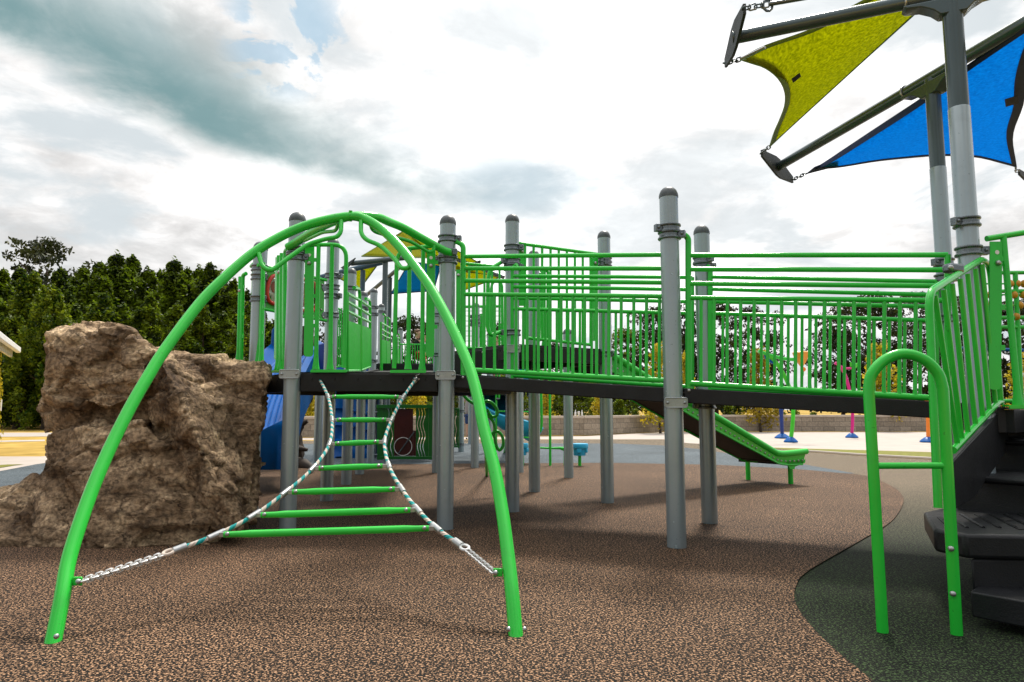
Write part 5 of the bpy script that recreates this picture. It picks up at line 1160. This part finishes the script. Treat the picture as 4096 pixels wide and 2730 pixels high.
# ------------------------------------------------------------------ stone wall
def wall(label, pts, h, name='stone_wall'):
    t = thing(name, label, 'wall', (*pts[0], 0)); bm = B(); uv = bm.loops.layers.uv.new('UVMap'); L = 0; cap = B()
    for (a, b) in zip(pts, pts[1:]):
        a, b = V((*a, 0)), V((*b, 0)); d = (b - a); n = V((-d.y, d.x, 0)).normalized() * .3; l = d.length
        if n.y < 0: n = -n
        vs = [bm.verts.new(p) for p in (a, b, b + V((0, 0, h)), a + V((0, 0, h)), a + n, b + n, b + n + V((0, 0, h)), a + n + V((0, 0, h)))]
        for f, uvs in (((0, 1, 2, 3), ((L, 0), (L + l, 0), (L + l, h), (L, h))), ((5, 4, 7, 6), ((L, 0), (L + l, 0), (L + l, h), (L, h)))):
            fc = bm.faces.new([vs[i] for i in f])
            for lp_, u_ in zip(fc.loops, uvs): lp_[uv].uv = u_
        L += l; m = n.normalized() * .04
        slab(cap, [a - m + V((0, 0, h)), b - m + V((0, 0, h)), b + n + m + V((0, 0, h)), a + n + m + V((0, 0, h))], (0, 0, .085))
    obj('block_face', bm, BLOCK, t, smooth=False); obj('cap_stone', cap, CAPST, t, bevel=.01); return t
w0 = gd(2335, 1742)
wall('low split block wall with pale cap behind the playground, left part up to its corner', [(-13, 21.6), (w0.x, w0.y)], .60)
wall('low split block wall with pale cap running back to the right beyond the splash pad', [(w0.x + .01, w0.y + .02), (6.3, 28.5), (32, 29.0)], .60)
wz = .60 + .085
def bottle(x, label):
    p = at(x, 1675, w0.y + .15); t = thing('water_bottle', label, 'bottle', (p.x, p.y, wz)); bm = B()
    lathe(bm, [(.03, 0), (.034, .01), (.034, .12), (.014, .165), (.014, .19)], (p.x, p.y, wz), 16); obj('body', bm, WHITE, t); bm = B(); lathe(bm, [(.016, .191), (.016, .21)], (p.x, p.y, wz), 12); obj('cap', bm, WHITE, t)
bottle(2302, 'pale water bottle on the wall cap, left of the cup'); bottle(2328, 'pale water bottle on the wall cap, right of the cup')
p = at(2315, 1675, w0.y + .15); t = thing('paper_cup', 'white paper cup between two bottles on the wall cap', 'cup', (p.x, p.y, wz)); bm = B(); lathe(bm, [(.026, 0), (.038, .13), (.042, .135), (.042, .145)], (p.x, p.y, wz), 16); obj('cup_body', bm, WHITE, t)
bm = B(); lathe(bm, [(.042, .146), (.036, .16), (0, .162)], (p.x, p.y, wz), 16); obj('lid', bm, WHITE, t)
# ------------------------------------------------------------------ splash pad toys
def base(t, g, r=.17):
    bm = B(); lathe(bm, [(r, -.01), (r, .02), (r * .8, .06), (r * .45, .12), (r * .25, .14)], g, 20); obj('base_cone', bm, BLUE, t)
g = gd(3129, 1752); t = thing('water_bollard', 'short deep blue post on a blue foot on the splash pad', 'bollard', g); base(t, g, .24)
obj('pole', tube(B(), [g, V((g.x, g.y, .75)) , at(3124, 1640, g.y), at(3124, 1634, g.y)], [.055, .06, .07, .05], 16), paint('navy_paint', (.004, .03, .20), .35), t)
g = gd(3163, 1768); t = thing('flower_spray', 'curved green flower stalk with a blue leaf and an orange bloom on the splash pad', 'water toy', g); base(t, g, .19)
Yg = g.y
obj('stalk', tube(B(), spline([g + V((0, 0, .05)), at(3170, 1700, Yg), at(3172, 1630, Yg), at(3160, 1560, Yg), at(3135, 1500, Yg), at(3100, 1446, Yg), at(3068, 1420, Yg)], 6), .055, 14), BRIGHTG, t)
obj('branch', tube(B(), spline([at(3033, 1405, Yg), at(3090, 1425, Yg), at(3140, 1436, Yg), at(3192, 1440, Yg)], 6), .05, 12), GREEN, t)
def leaf3(pts, m, name, dy=.05):
    bm = B(); slab(bm, [at(x, y, Yg) for x, y in pts], (0, dy, 0)); return obj(name, bm, m, t, bevel=.015)
leaf3([(3056, 1420), (3078, 1430), (3095, 1446), (3096, 1458), (3078, 1450), (3062, 1436)], BLUE, 'leaf')
bm = B(); c = at(3205, 1428, Yg)
prof = [(.04, -.28), (.13, -.15), (.2, .0), (.24, .12), (.18, .15), (.05, .12)]
lathe(bm, prof, c, 7); obj('bloom', bm, paint('amber_bloom', (.75, .30, .03), .4), t, smooth=False)
bm = B(); ball(bm, at(3214, 1478, Yg), .065); obj('drop', bm, ORANGE, t); obj('drop_stem', rod(at(3213, 1487, Yg), at(3212, 1505, Yg), .02, 8), GREEN, t)
g = gd(3407, 1750); Yg = g.y; t = thing('flower_spray', 'curved magenta stalk with a bright green bud on the splash pad', 'water toy', g); base(t, g, .2)
obj('stalk', tube(B(), spline([g + V((0, 0, .05)), at(3410, 1690, Yg), at(3408, 1620, Yg), at(3397, 1560, Yg), at(3380, 1500, Yg), at(3358, 1464, Yg), at(3340, 1452, Yg)], 6), .05, 14), PINK, t)
obj('branch', tube(B(), spline([at(3362, 1466, Yg), at(3385, 1474, Yg), at(3408, 1473, Yg)], 6), .035, 10), PINK, t)
for s in ((3400, 1448, 3414, 1478), (3432, 1450, 3412, 1480)):
    obj('bud_leaf', tube(B(), [at(s[0], s[1], Yg), at((s[0] + s[2]) / 2, (s[1] + s[3]) / 2, Yg), at(s[2], s[3], Yg)], [.01, .06, .03], 8), BRIGHTG, t)
g = gd(3713, 1768); t = thing('water_bollard', 'orange post on a blue foot on the splash pad, beside the stairs', 'bollard', g); base(t, g, .22)
obj('pole', tube(B(), [g + V((0, 0, .05)), at(3712, 1690, g.y), at(3706, 1600, g.y)], .05, 14), ORANGE, t)
# ------------------------------------------------------------------ shelter corner and sign at the left edge
t = thing('picnic_shelter', 'white eave corner of a shelter roof at the left edge', 'shelter', (-9.5, 11.5, 0))
E1, E0 = at(74, 1398, 16.0), V((-8.0, 10.0, 0)); E0.z = E1.z
ed = (E1 - E0).normalized(); el_ = V((-ed.y, ed.x, 0)); el_ = el_ if el_.x < 0 else -el_
bm = B(); slab(bm, [E0, E1, E1 + el_ * 3.4 + V((0, 0, 1.0)), E0 + el_ * 3.4 + V((0, 0, 1.0))], (0, 0, .06)); obj('roof', bm, WHITE, t, bevel=.01)
bm = B(); beam(bm, E0 + V((0, 0, -.02)), E1 + V((0, 0, -.02)), .10, .13); obj('gutter', bm, WHITE, t, bevel=.02)
bm = B(); beam(bm, E0 + el_ * .12 + V((0, 0, -.10)), E1 + el_ * .12 - ed * .1 + V((0, 0, -.10)), .05, .2); obj('fascia', bm, CREAM, t)
cc = E1 + el_ * 1.2 - ed * .8; bm = B(); box(bm, (cc.x, cc.y, 1.3), (.18, .18, 2.7)); obj('column', bm, WHITE, t)
p = at(-6, 1622, 20); t = thing('sign', 'edge of a pale sign board at the left edge before the trees', 'sign', (p.x, 20, 0))
bm = B(); box(bm, (p.x - .18, 20, p.z), (.55, .03, .33)); obj('board', bm, WHITE, t, bevel=.004); obj('sign_post', rod((p.x - .25, 20.05, -.03), (p.x - .25, 20.05, p.z), .03, 8), GREY, t)
# drainage lamp poles far off behind the trees are too faint to show
# ------------------------------------------------------------------ trees
rnd = random.Random(7)
def leaves(V_, F_, c, rad, n, size, st=(1, 1, 1), up=.35):
    for _ in range(n):
        while True:
            p = V((rnd.uniform(-1, 1), rnd.uniform(-1, 1), rnd.uniform(-1, 1)))
            if p.length < 1: break
        p = V((p.x * rad * st[0], p.y * rad * st[1], p.z * rad * st[2])) + c
        nrm_ = V((rnd.gauss(0, 1), rnd.gauss(0, 1), rnd.gauss(0, 1) + up)).normalized(); a = nrm_.orthogonal().normalized(); a.rotate(Matrix.Rotation(rnd.uniform(0, 6.28), 3, nrm_)); b = nrm_.cross(a)
        s = size * rnd.uniform(.65, 1.3); i = len(V_)
        V_ += [p - a * s, p - a * s * .1 + b * s * .55, p + a * s, p + a * s * .1 - b * s * .55]; F_.append((i, i + 1, i + 2, i + 3))
def crown_mesh(kind, h, w, dens=1., leaf=.13):
    V_, F_ = [], []
    if kind == 'column':
        for _ in range(int(165 * dens)):
            f = rnd.random() ** .8; r = w * min(1., (1 - f) * 1.7 + .06) * (.55 + .45 * min(1, f * 5)); a = rnd.uniform(0, 6.283); k = rnd.random() ** .4
            c = V((math.cos(a) * r * k, math.sin(a) * r * k, h * (.06 + .92 * f)))
            leaves(V_, F_, c, rnd.uniform(.24, .44) * (1.2 - .6 * f), 72, leaf, (.8, .8, 1.6), .9)
        leaves(V_, F_, V((0, 0, h * .98)), .22, 30, leaf, (.6, .6, 2.2), .6)
        for _ in range(7):
            a = rnd.uniform(0, 6.283); r = w * rnd.uniform(.15, .5); leaves(V_, F_, V((math.cos(a) * r, math.sin(a) * r, h * rnd.uniform(.74, .93))), .2, 30, leaf, (.6, .6, 2.0), .6)
    elif kind == 'open':
        for _ in range(int(46 * dens)):
            a = rnd.uniform(0, 6.283); f = rnd.random(); r = w * math.sqrt(max(0, 1 - (2 * f - .85) ** 2 * .8)) * rnd.random() ** .45
            c = V((math.cos(a) * r, math.sin(a) * r, h * (.14 + .84 * f)))
            leaves(V_, F_, c, rnd.uniform(.35, .75), 75, leaf, (1.25, 1.25, .65), .5)
        for _ in range(int(30 * dens)):
            a = rnd.uniform(0, 6.283); f = rnd.random(); r = w * rnd.uniform(.7, 1.12); leaves(V_, F_, V((math.cos(a) * r, math.sin(a) * r, h * (.22 + .74 * f))), .28, 22, leaf * .9, (1.3, 1.3, .6), .4)
    elif kind == 'shrub':
        for _ in range(int(70 * dens)):
            f = rnd.random(); r = w * (1 - .75 * f) * rnd.random() ** .5; a = rnd.uniform(0, 6.283)
            leaves(V_, F_, V((math.cos(a) * r, math.sin(a) * r, h * (.12 + .85 * f))), .2 + .1 * (1 - f), 22, leaf, (1, 1, 1.1), .3)
    return ([tuple(p) for p in V_], [], F_)
def trunk_mesh(h, r, limbs, top=.8, spread=1.):
    bm = B(); pts = [V((0, 0, -.1))] + [V((rnd.gauss(0, .05) * h * .1, rnd.gauss(0, .05) * h * .1, h * top * k / 5)) for k in range(1, 6)]
    tube(bm, spline(pts, 3), [r * (1.25 if i == 0 else 1 - .8 * i / 15) for i in range(16)], 8)
    for k in range(limbs):
        z = h * top * rnd.uniform(.25, .9); a = rnd.uniform(0, 6.283); L = spread * rnd.uniform(.6, 1.1); o = V((0, 0, z))
        tube(bm, [o, o + V((math.cos(a) * L * .5, math.sin(a) * L * .5, L * .3)), o + V((math.cos(a) * L, math.sin(a) * L, L * .75))], [r * .35, r * .22, r * .08], 6)
    return bm
PROTO = {}
def proto(key, kind, h, w, dens, leaf, m, tr, limbs, spread):
    root = thing('tree' if kind != 'shrub' else 'small_tree', 'x', 'tree'); a = obj('crown', crown_mesh(kind, h, w, dens, leaf), m, root, smooth=False); b = obj('trunk', trunk_mesh(h, tr, limbs, .85, spread), BARK, root)
    PROTO[key] = [root, h, False]
LEAFM = leafmat('mid_tree_leaves', (.010, .036, .004), (.32, .42, .016), .48)
def plant(key, px, ytop, Y, label, group=None, cat='tree', wx=1., name=None, m=None):
    root, h, used = PROTO[key]
    r = root if not used else copy_tree(root); PROTO[key][2] = True
    p = at(px, 1640, Y); zt = at(px, ytop, Y).z; s = (zt + .02) / h
    r.location = (p.x, Y, -.02); r.scale = (s * wx, s * wx, s); r.rotation_euler = (0, 0, rnd.uniform(0, 6.28)); r['label'] = label; r['category'] = cat
    if group: r['group'] = group
    elif 'group' in r: del r['group']
    if name: r.name = name
    if m:
        for c in r.children:
            if c.name.startswith('crown'):
                c.data = c.data.copy(); c.data.materials[0] = m
    return r
for k in range(4): proto('col%d' % k, 'column', 8.5, 2.0, 1., .10, LEAF, .14, 8, .8)
proto('bri', 'column', 8.0, 2.2, 1.1, .10, LEAFB, .14, 8, .8)
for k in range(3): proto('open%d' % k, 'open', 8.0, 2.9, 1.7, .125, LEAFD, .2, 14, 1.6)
for k in range(2): proto('sap%d' % k, 'open', 6.0, 1.7, .9, .13, LEAFB, .12, 8, 1.1)
for k in range(2): proto('gold%d' % k, 'shrub', 3.4, .75, 1., .08, GOLD, .05, 8, .5)
for k in range(2): proto('bush%d' % k, 'shrub', 2.4, .8, 1., .085, LEAF, .05, 6, .5)
row = 'dense green tree in the dark row behind the boulder'; gr = 'row of dense trees behind the boulder'
tops = [(-120, 1075), (-30, 1090), (40, 1080), (205, 1085), (300, 1068), (365, 1062), (432, 1022), (498, 1036), (560, 1078), (612, 1095), (668, 1046), (722, 1084), (770, 1072), (818, 1066), (862, 1098), (915, 1128), (968, 1165), (1030, 1230), (1100, 1280), (1190, 1330), (1290, 1370)]
for i, (x, y) in enumerate(tops): plant('col%d' % (i % 4), x, y, 38 + (i * 7 % 5) * .7, row, gr, wx=1.12)
front = [(-60, 1180), (70, 1110), (240, 1170), (390, 1185), (470, 1225), (580, 1190), (690, 1215), (800, 1230), (880, 1260), (960, 1290)]
for i, (x, y) in enumerate(front):
    if x == 70: plant('bri', 95, 1098, 33.5, 'yellow green tree standing lightest in the dark row, at the far left', None)
    plant('col%d' % ((i + 2) % 4), x, y, 33 + (i % 3) * .6, row, gr, wx=1.25, m=LEAFM if i % 2 else None)
plant('bri', 180, 1150, 32, 'second yellow green tree of the dark row, just above the boulder top', None)
plant('open2', 150, 968, 46, 'tall open crowned tree with sky showing through, rising above the dark row at left', None, wx=.8)
# trees in the middle distance
sk = 'trees beyond the wall'
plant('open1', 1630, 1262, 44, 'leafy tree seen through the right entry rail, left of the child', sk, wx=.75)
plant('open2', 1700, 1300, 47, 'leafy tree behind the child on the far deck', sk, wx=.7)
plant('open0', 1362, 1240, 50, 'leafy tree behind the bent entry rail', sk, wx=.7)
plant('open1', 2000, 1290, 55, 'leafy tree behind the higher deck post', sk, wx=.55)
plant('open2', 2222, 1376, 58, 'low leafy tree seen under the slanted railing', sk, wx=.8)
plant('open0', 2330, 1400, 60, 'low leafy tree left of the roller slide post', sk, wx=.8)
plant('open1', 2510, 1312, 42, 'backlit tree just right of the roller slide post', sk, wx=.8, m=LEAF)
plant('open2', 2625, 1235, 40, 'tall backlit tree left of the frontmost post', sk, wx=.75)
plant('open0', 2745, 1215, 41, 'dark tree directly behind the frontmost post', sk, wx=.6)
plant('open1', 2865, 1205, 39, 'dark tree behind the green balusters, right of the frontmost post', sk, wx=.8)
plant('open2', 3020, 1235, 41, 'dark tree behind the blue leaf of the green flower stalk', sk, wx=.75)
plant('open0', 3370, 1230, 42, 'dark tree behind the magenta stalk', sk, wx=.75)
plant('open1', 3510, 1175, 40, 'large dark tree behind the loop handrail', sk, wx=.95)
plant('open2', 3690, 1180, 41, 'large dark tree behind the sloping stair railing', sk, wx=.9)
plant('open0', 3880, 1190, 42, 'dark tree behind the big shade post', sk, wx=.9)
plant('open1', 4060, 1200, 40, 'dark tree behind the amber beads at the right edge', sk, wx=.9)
und = 'low dense green tree behind the stone wall'; ug = 'low trees behind the wall'
for i, (x, y) in enumerate(((1330, 1500), (1440, 1520), (1560, 1490), (1700, 1500), (1790, 1490), (1880, 1480), (1960, 1500), (2040, 1490), (2130, 1470), (2210, 1500), (2290, 1480), (2380, 1490), (2450, 1500))):
    plant('sap%d' % (i % 2), x, y, 34 + (i * 5 % 7), und, ug, wx=1.5, m=None if i % 3 else LEAF)
ys = 'yellow trees'
plant('gold0', 1240, 1530, 25, 'yellow leaved tree glimpsed left of the rope ladder under the near deck', ys, name='yellow_tree')
plant('gold1', 1668, 1520, 25.5, 'yellow leaved tree above the wavy panel, under the near deck', ys, name='yellow_tree')
plant('gold0', 2185, 1530, 26, 'yellow leaved tree between the dark ramp posts', ys)
plant('gold1', 2395, 1560, 27, 'small yellow leaved tree right of the bottles on the wall', ys)
plant('gold0', 2640, 1375, 27, 'yellow leaved tree just left of the frontmost post', ys)
plant('gold1', 2745, 1410, 28, 'yellow leaved tree half hidden by the far side ramp post', ys, wx=.7)
plant('gold0', 3040, 1395, 28.5, 'broad yellow leaved tree behind the balusters, left of the flower stalk', ys, wx=1.1, m=leafmat('olive_yellow_leaves', (.22, .17, .01), (.5, .36, .03), .5))
plant('gold1', 3530, 1372, 29.5, 'olive yellow tree framed by the loop handrail', ys, wx=1.15)
plant('gold0', 4085, 1420, 30, 'yellow leaved tree at the right edge below the beads', ys)
plant('gold1', -22, 1408, 14.5, 'yellow leafed small tree under the shelter eave at the left edge', ys, wx=.32)
bs = 'young shrubs along the wall'
for i, (x, y, lab) in enumerate(((2540, 1640, 'young green shrub behind the wall, under the slide'), (2915, 1618, 'dark green shrub behind the wall, left of the leaning trunk'), (2950, 1612, 'pale green shrub behind the wall, right of the dark one'), (3116, 1622, 'pale green shrub behind the deep blue post'), (3180, 1640, 'low green shrub right of the green stalk'), (3252, 1650, 'small dark sapling on the field'), (2475, 1600, 'green shrub left of the slide underside'))):
    plant('bush%d' % (i % 2), x, y, 31 + i * .3, lab, bs, 'shrub', wx=1.2, name='shrub', m=LEAFB if i in (0, 2, 3, 4) else None)
for k, v in PROTO.items():
    if not v[2]:
        for c in list(v[0].children): bpy.data.objects.remove(c)
        bpy.data.objects.remove(v[0])
# far wood beyond the field
V_, F_ = [], []
for i in range(420):
    x = -130 + 330 * i / 419 + rnd.uniform(-1, 1); hh = rnd.uniform(3.0, 6.0); y = 178 + rnd.uniform(-6, 6)
    for _ in range(3): leaves(V_, F_, V((x + rnd.uniform(-1, 1), y, rnd.uniform(.3, 1) * hh)), 1.3, 12, .6, (1, .6, 1.1), .2)
tag(obj('far_wood', ([tuple(p) for p in V_], [], F_), leafmat('far_leaves', (.012, .04, .028), (.03, .075, .045), .2), smooth=False), kind='stuff')
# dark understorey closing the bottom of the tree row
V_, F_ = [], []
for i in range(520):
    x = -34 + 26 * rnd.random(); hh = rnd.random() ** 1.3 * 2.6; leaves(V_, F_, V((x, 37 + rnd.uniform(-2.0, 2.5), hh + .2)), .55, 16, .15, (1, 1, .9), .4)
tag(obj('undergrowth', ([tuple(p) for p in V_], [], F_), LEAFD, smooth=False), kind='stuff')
# ------------------------------------------------------------------ people
def skin(name, J, edges, m, parent, sub=2):
    me = bpy.data.meshes.new('s'); ks = list(J); idx = {k: i for i, k in enumerate(ks)}
    me.from_pydata([tuple(J[k][0]) for k in ks], [(idx[a], idx[b]) for a, b in edges], [])
    o = bpy.data.objects.new('s', me); COL.objects.link(o)
    sm = o.modifiers.new('k', 'SKIN'); sm.use_smooth_shade = True
    for i, k in enumerate(ks):
        r = J[k][1]; r = r if isinstance(r, tuple) else (r, r); me.skin_vertices[0].data[i].radius = r
    me.skin_vertices[0].data[0].use_root = True
    su = o.modifiers.new('u', 'SUBSURF'); su.levels = sub; su.render_levels = sub
    bpy.context.view_layer.update()
    ev = o.evaluated_get(bpy.context.evaluated_depsgraph_get()); m2 = ev.to_mesh(); b = B(); b.from_mesh(m2); ev.to_mesh_clear(); bpy.data.objects.remove(o)
    return obj(name, b, m, parent, angle=180)
def head_bits(t, c, r, fwd, hair_m):
    f = V(fwd).normalized(); s = V((-f.y, f.x, 0)).normalized()
    b = B(); ball(b, c - f * r * .14 + V((0, 0, r * .22)), r * 1.06, (1, 1, 1.0), 16, 12)
    for v in b.verts:
        if (v.co - c).dot(f) > r * .35 and v.co.z < c.z + r * .55: v.co -= f * r * .5
        v.co += V((noise.noise(v.co * 60), noise.noise(v.co * 60 + V((3, 3, 3))), 0)) * r * .12
    obj('hair', b, hair_m, t, angle=180)
    b = B(); tube(b, [c + f * r * .85 + V((0, 0, r * .1)), c + f * r * 1.2 - V((0, 0, r * .18))], [r * .1, r * .16], 8); obj('nose', b, SKIN, t)
    b = B()
    for k in (-1, 1): ball(b, c + f * r * .86 + s * r * .36 * k + V((0, 0, r * .12)), r * .11, (1, 1, 1), 8, 6)
    obj('eyes', b, SHIRTB, t)
    b = B(); tube(b, [c + f * r * .86 - s * r * .25 - V((0, 0, r * .45)), c + f * r * .93 - V((0, 0, r * .47)), c + f * r * .86 + s * r * .25 - V((0, 0, r * .45))], r * .07, 6); obj('mouth', b, RED, t)
    b = B()
    for k in (-1, 1): ball(b, c + s * r * .98 * k - V((0, 0, r * .05)), r * .22, (1, .5, 1.3), 8, 6)
    obj('ears', b, SKIN, t)
def person(label, P3, r, shirt_m, short_m, hair_m, fwd, shoe_m):
    """P3: joints head neck chest pelvis, shoulders, elbows, hands, hips, knees, ankles, toes; r: body scale"""
    t = thing('person', label, 'person', (P3['pelvis'].x, P3['pelvis'].y, min(P3['ankL'].z, P3['ankR'].z) - .06 * r)); k = r
    J = {'pelvis': (P3['pelvis'], (.13 * k, .10 * k)), 'belly': ((P3['pelvis'] + P3['chest']) / 2, (.12 * k, .095 * k)), 'chest': (P3['chest'], (.14 * k, .10 * k)), 'neck': (P3['neck'], .055 * k), 'jaw': (P3['head'] - V((0, 0, .05 * k)), .085 * k), 'head': (P3['head'] + V((0, 0, .03 * k)), .098 * k), 'crown': (P3['head'] + V((0, 0, .09 * k)), .07 * k)}
    E_ = [('pelvis', 'belly'), ('belly', 'chest'), ('chest', 'neck'), ('neck', 'jaw'), ('jaw', 'head'), ('head', 'crown')]
    for s in 'LR':
        J.update({'sh' + s: (P3['sh' + s], .055 * k), 'el' + s: (P3['el' + s], .042 * k), 'wr' + s: (P3['ha' + s], .03 * k), 'hip' + s: (P3['hip' + s], .085 * k), 'kn' + s: (P3['kn' + s], .06 * k), 'an' + s: (P3['ank' + s], .04 * k)})
        E_ += [('chest', 'sh' + s), ('sh' + s, 'el' + s), ('el' + s, 'wr' + s), ('pelvis', 'hip' + s), ('hip' + s, 'kn' + s), ('kn' + s, 'an' + s)]
        d = (P3['ha' + s] - P3['el' + s]).normalized(); sd_ = d.cross(V((0, 1, 0.2))).normalized()
        for f in range(4):
            b0 = P3['ha' + s] + d * .03 * k + sd_ * (f - 1.5) * .020 * k; J['f%d%s' % (f, s)] = (b0 + d * .035 * k, .011 * k); J['g%d%s' % (f, s)] = (b0 + d * (.075 + (.012 if f in (1, 2) else 0)) * k + V(fwd) * .025 * k, .009 * k)
            E_ += [('wr' + s, 'f%d%s' % (f, s)), ('f%d%s' % (f, s), 'g%d%s' % (f, s))]
        J['th' + s] = (P3['ha' + s] + d * .03 * k + sd_ * .055 * k, .011 * k); E_.append(('wr' + s, 'th' + s))
    skin('body', J, E_, SKIN, t)
    c = P3['chest']; sh = {'a': (P3['pelvis'] - V((0, 0, .07 * k)), (.17 * k, .14 * k)), 'b': ((P3['pelvis'] + c) / 2, (.17 * k, .14 * k)), 'c': (c, (.17 * k, .13 * k)), 'd': (P3['neck'] - V((0, 0, .05 * k)), .075 * k)}
    SE = [('a', 'b'), ('b', 'c'), ('c', 'd')]
    for s in 'LR': sh['e' + s] = (P3['sh' + s], .072 * k); sh['f' + s] = (P3['sh' + s].lerp(P3['el' + s], .5), .066 * k); SE += [('c', 'e' + s), ('e' + s, 'f' + s)]
    skin('shirt', sh, SE, shirt_m, t)
    pt = {'a': (P3['pelvis'], (.15 * k, .125 * k))}; PE = []
    for s in 'LR': pt['h' + s] = (P3['hip' + s], .105 * k); pt['k' + s] = (P3['hip' + s].lerp(P3['kn' + s], .88), .095 * k); PE += [('a', 'h' + s), ('h' + s, 'k' + s)]
    skin('shorts', pt, PE, short_m, t)
    for s in 'LR': skin('shoe', {'a': (P3['ank' + s] - V((0, 0, .03 * k)), .05 * k), 'b': (P3['toe' + s], .04 * k)}, [('a', 'b')], shoe_m, t, 1)
    head_bits(t, P3['head'] + V((0, 0, .01)), .105 * k, fwd, hair_m)
    return t
def joints(px, Y, dy):
    J = {k: at(x, y, Y) for k, (x, y) in px.items()}
    for k in J:
        if k.endswith('L'): J[k] = J[k] - V((0, dy, 0))
        if k.endswith('R'): J[k] = J[k] + V((0, dy, 0))
    return J
person('boy in a black tank top leaning on the railing of the far deck', joints(dict(head=(1672, 1336), neck=(1668, 1354), chest=(1671, 1372), pelvis=(1680, 1420), shL=(1671, 1363), shR=(1672, 1363), elL=(1688, 1374), elR=(1690, 1372), haL=(1698, 1356), haR=(1702, 1360), hipL=(1681, 1424), hipR=(1682, 1424), knL=(1690, 1448), knR=(1702, 1446), ankL=(1684, 1470), ankR=(1712, 1462), toeL=(1694, 1473), toeR=(1720, 1466)), 14.0, .075), .66, SHIRTB, RED, HAIR, (1, -.25, -.35), SHIRTB)
person('standing man in a grey shirt and blue shorts, half hidden behind the right arch leg', joints(dict(head=(1880, 1546), neck=(1878, 1563), chest=(1875, 1592), pelvis=(1876, 1655), shL=(1858 + 8, 1576), shR=(1894, 1576), elL=(1858, 1608), elR=(1902, 1606), haL=(1862, 1574), haR=(1890, 1580), hipL=(1872, 1662), hipR=(1888, 1662), knL=(1871, 1706), knR=(1889, 1706), ankL=(1869, 1748), ankR=(1891, 1748), toeL=(1864, 1757), toeR=(1894, 1757)), 20.4, .02), .95, SHIRTG, SHORTS, HAIR, (-.2, 1, 0), SHIRTB)
person('child in a blue shirt behind the ramp railing post', joints(dict(head=(1982, 1362), neck=(1984, 1380), chest=(1988, 1398), pelvis=(1988, 1450), shL=(1976, 1388), shR=(2000, 1388), elL=(1970, 1415), elR=(2008, 1412), haL=(1972, 1440), haR=(2012, 1436), hipL=(1983, 1456), hipR=(1994, 1456), knL=(1983, 1500), knR=(1994, 1500), ankL=(1982, 1544), ankR=(1995, 1544), toeL=(1978, 1550), toeR=(1998, 1550)), 12.3, .01), .68, BLUE, SHORTS, HAIR, (-.6, -.8, -.1), SHIRTB)
poly_deck('play_deck', 'black far deck behind the higher deck, under the child in blue', [V((-.9, 11.7, 0)), V((.3, 11.7, 0)), V((.3, 13.0, 0)), V((-.9, 13.0, 0))], at(1982, 1552, 12.3).z)
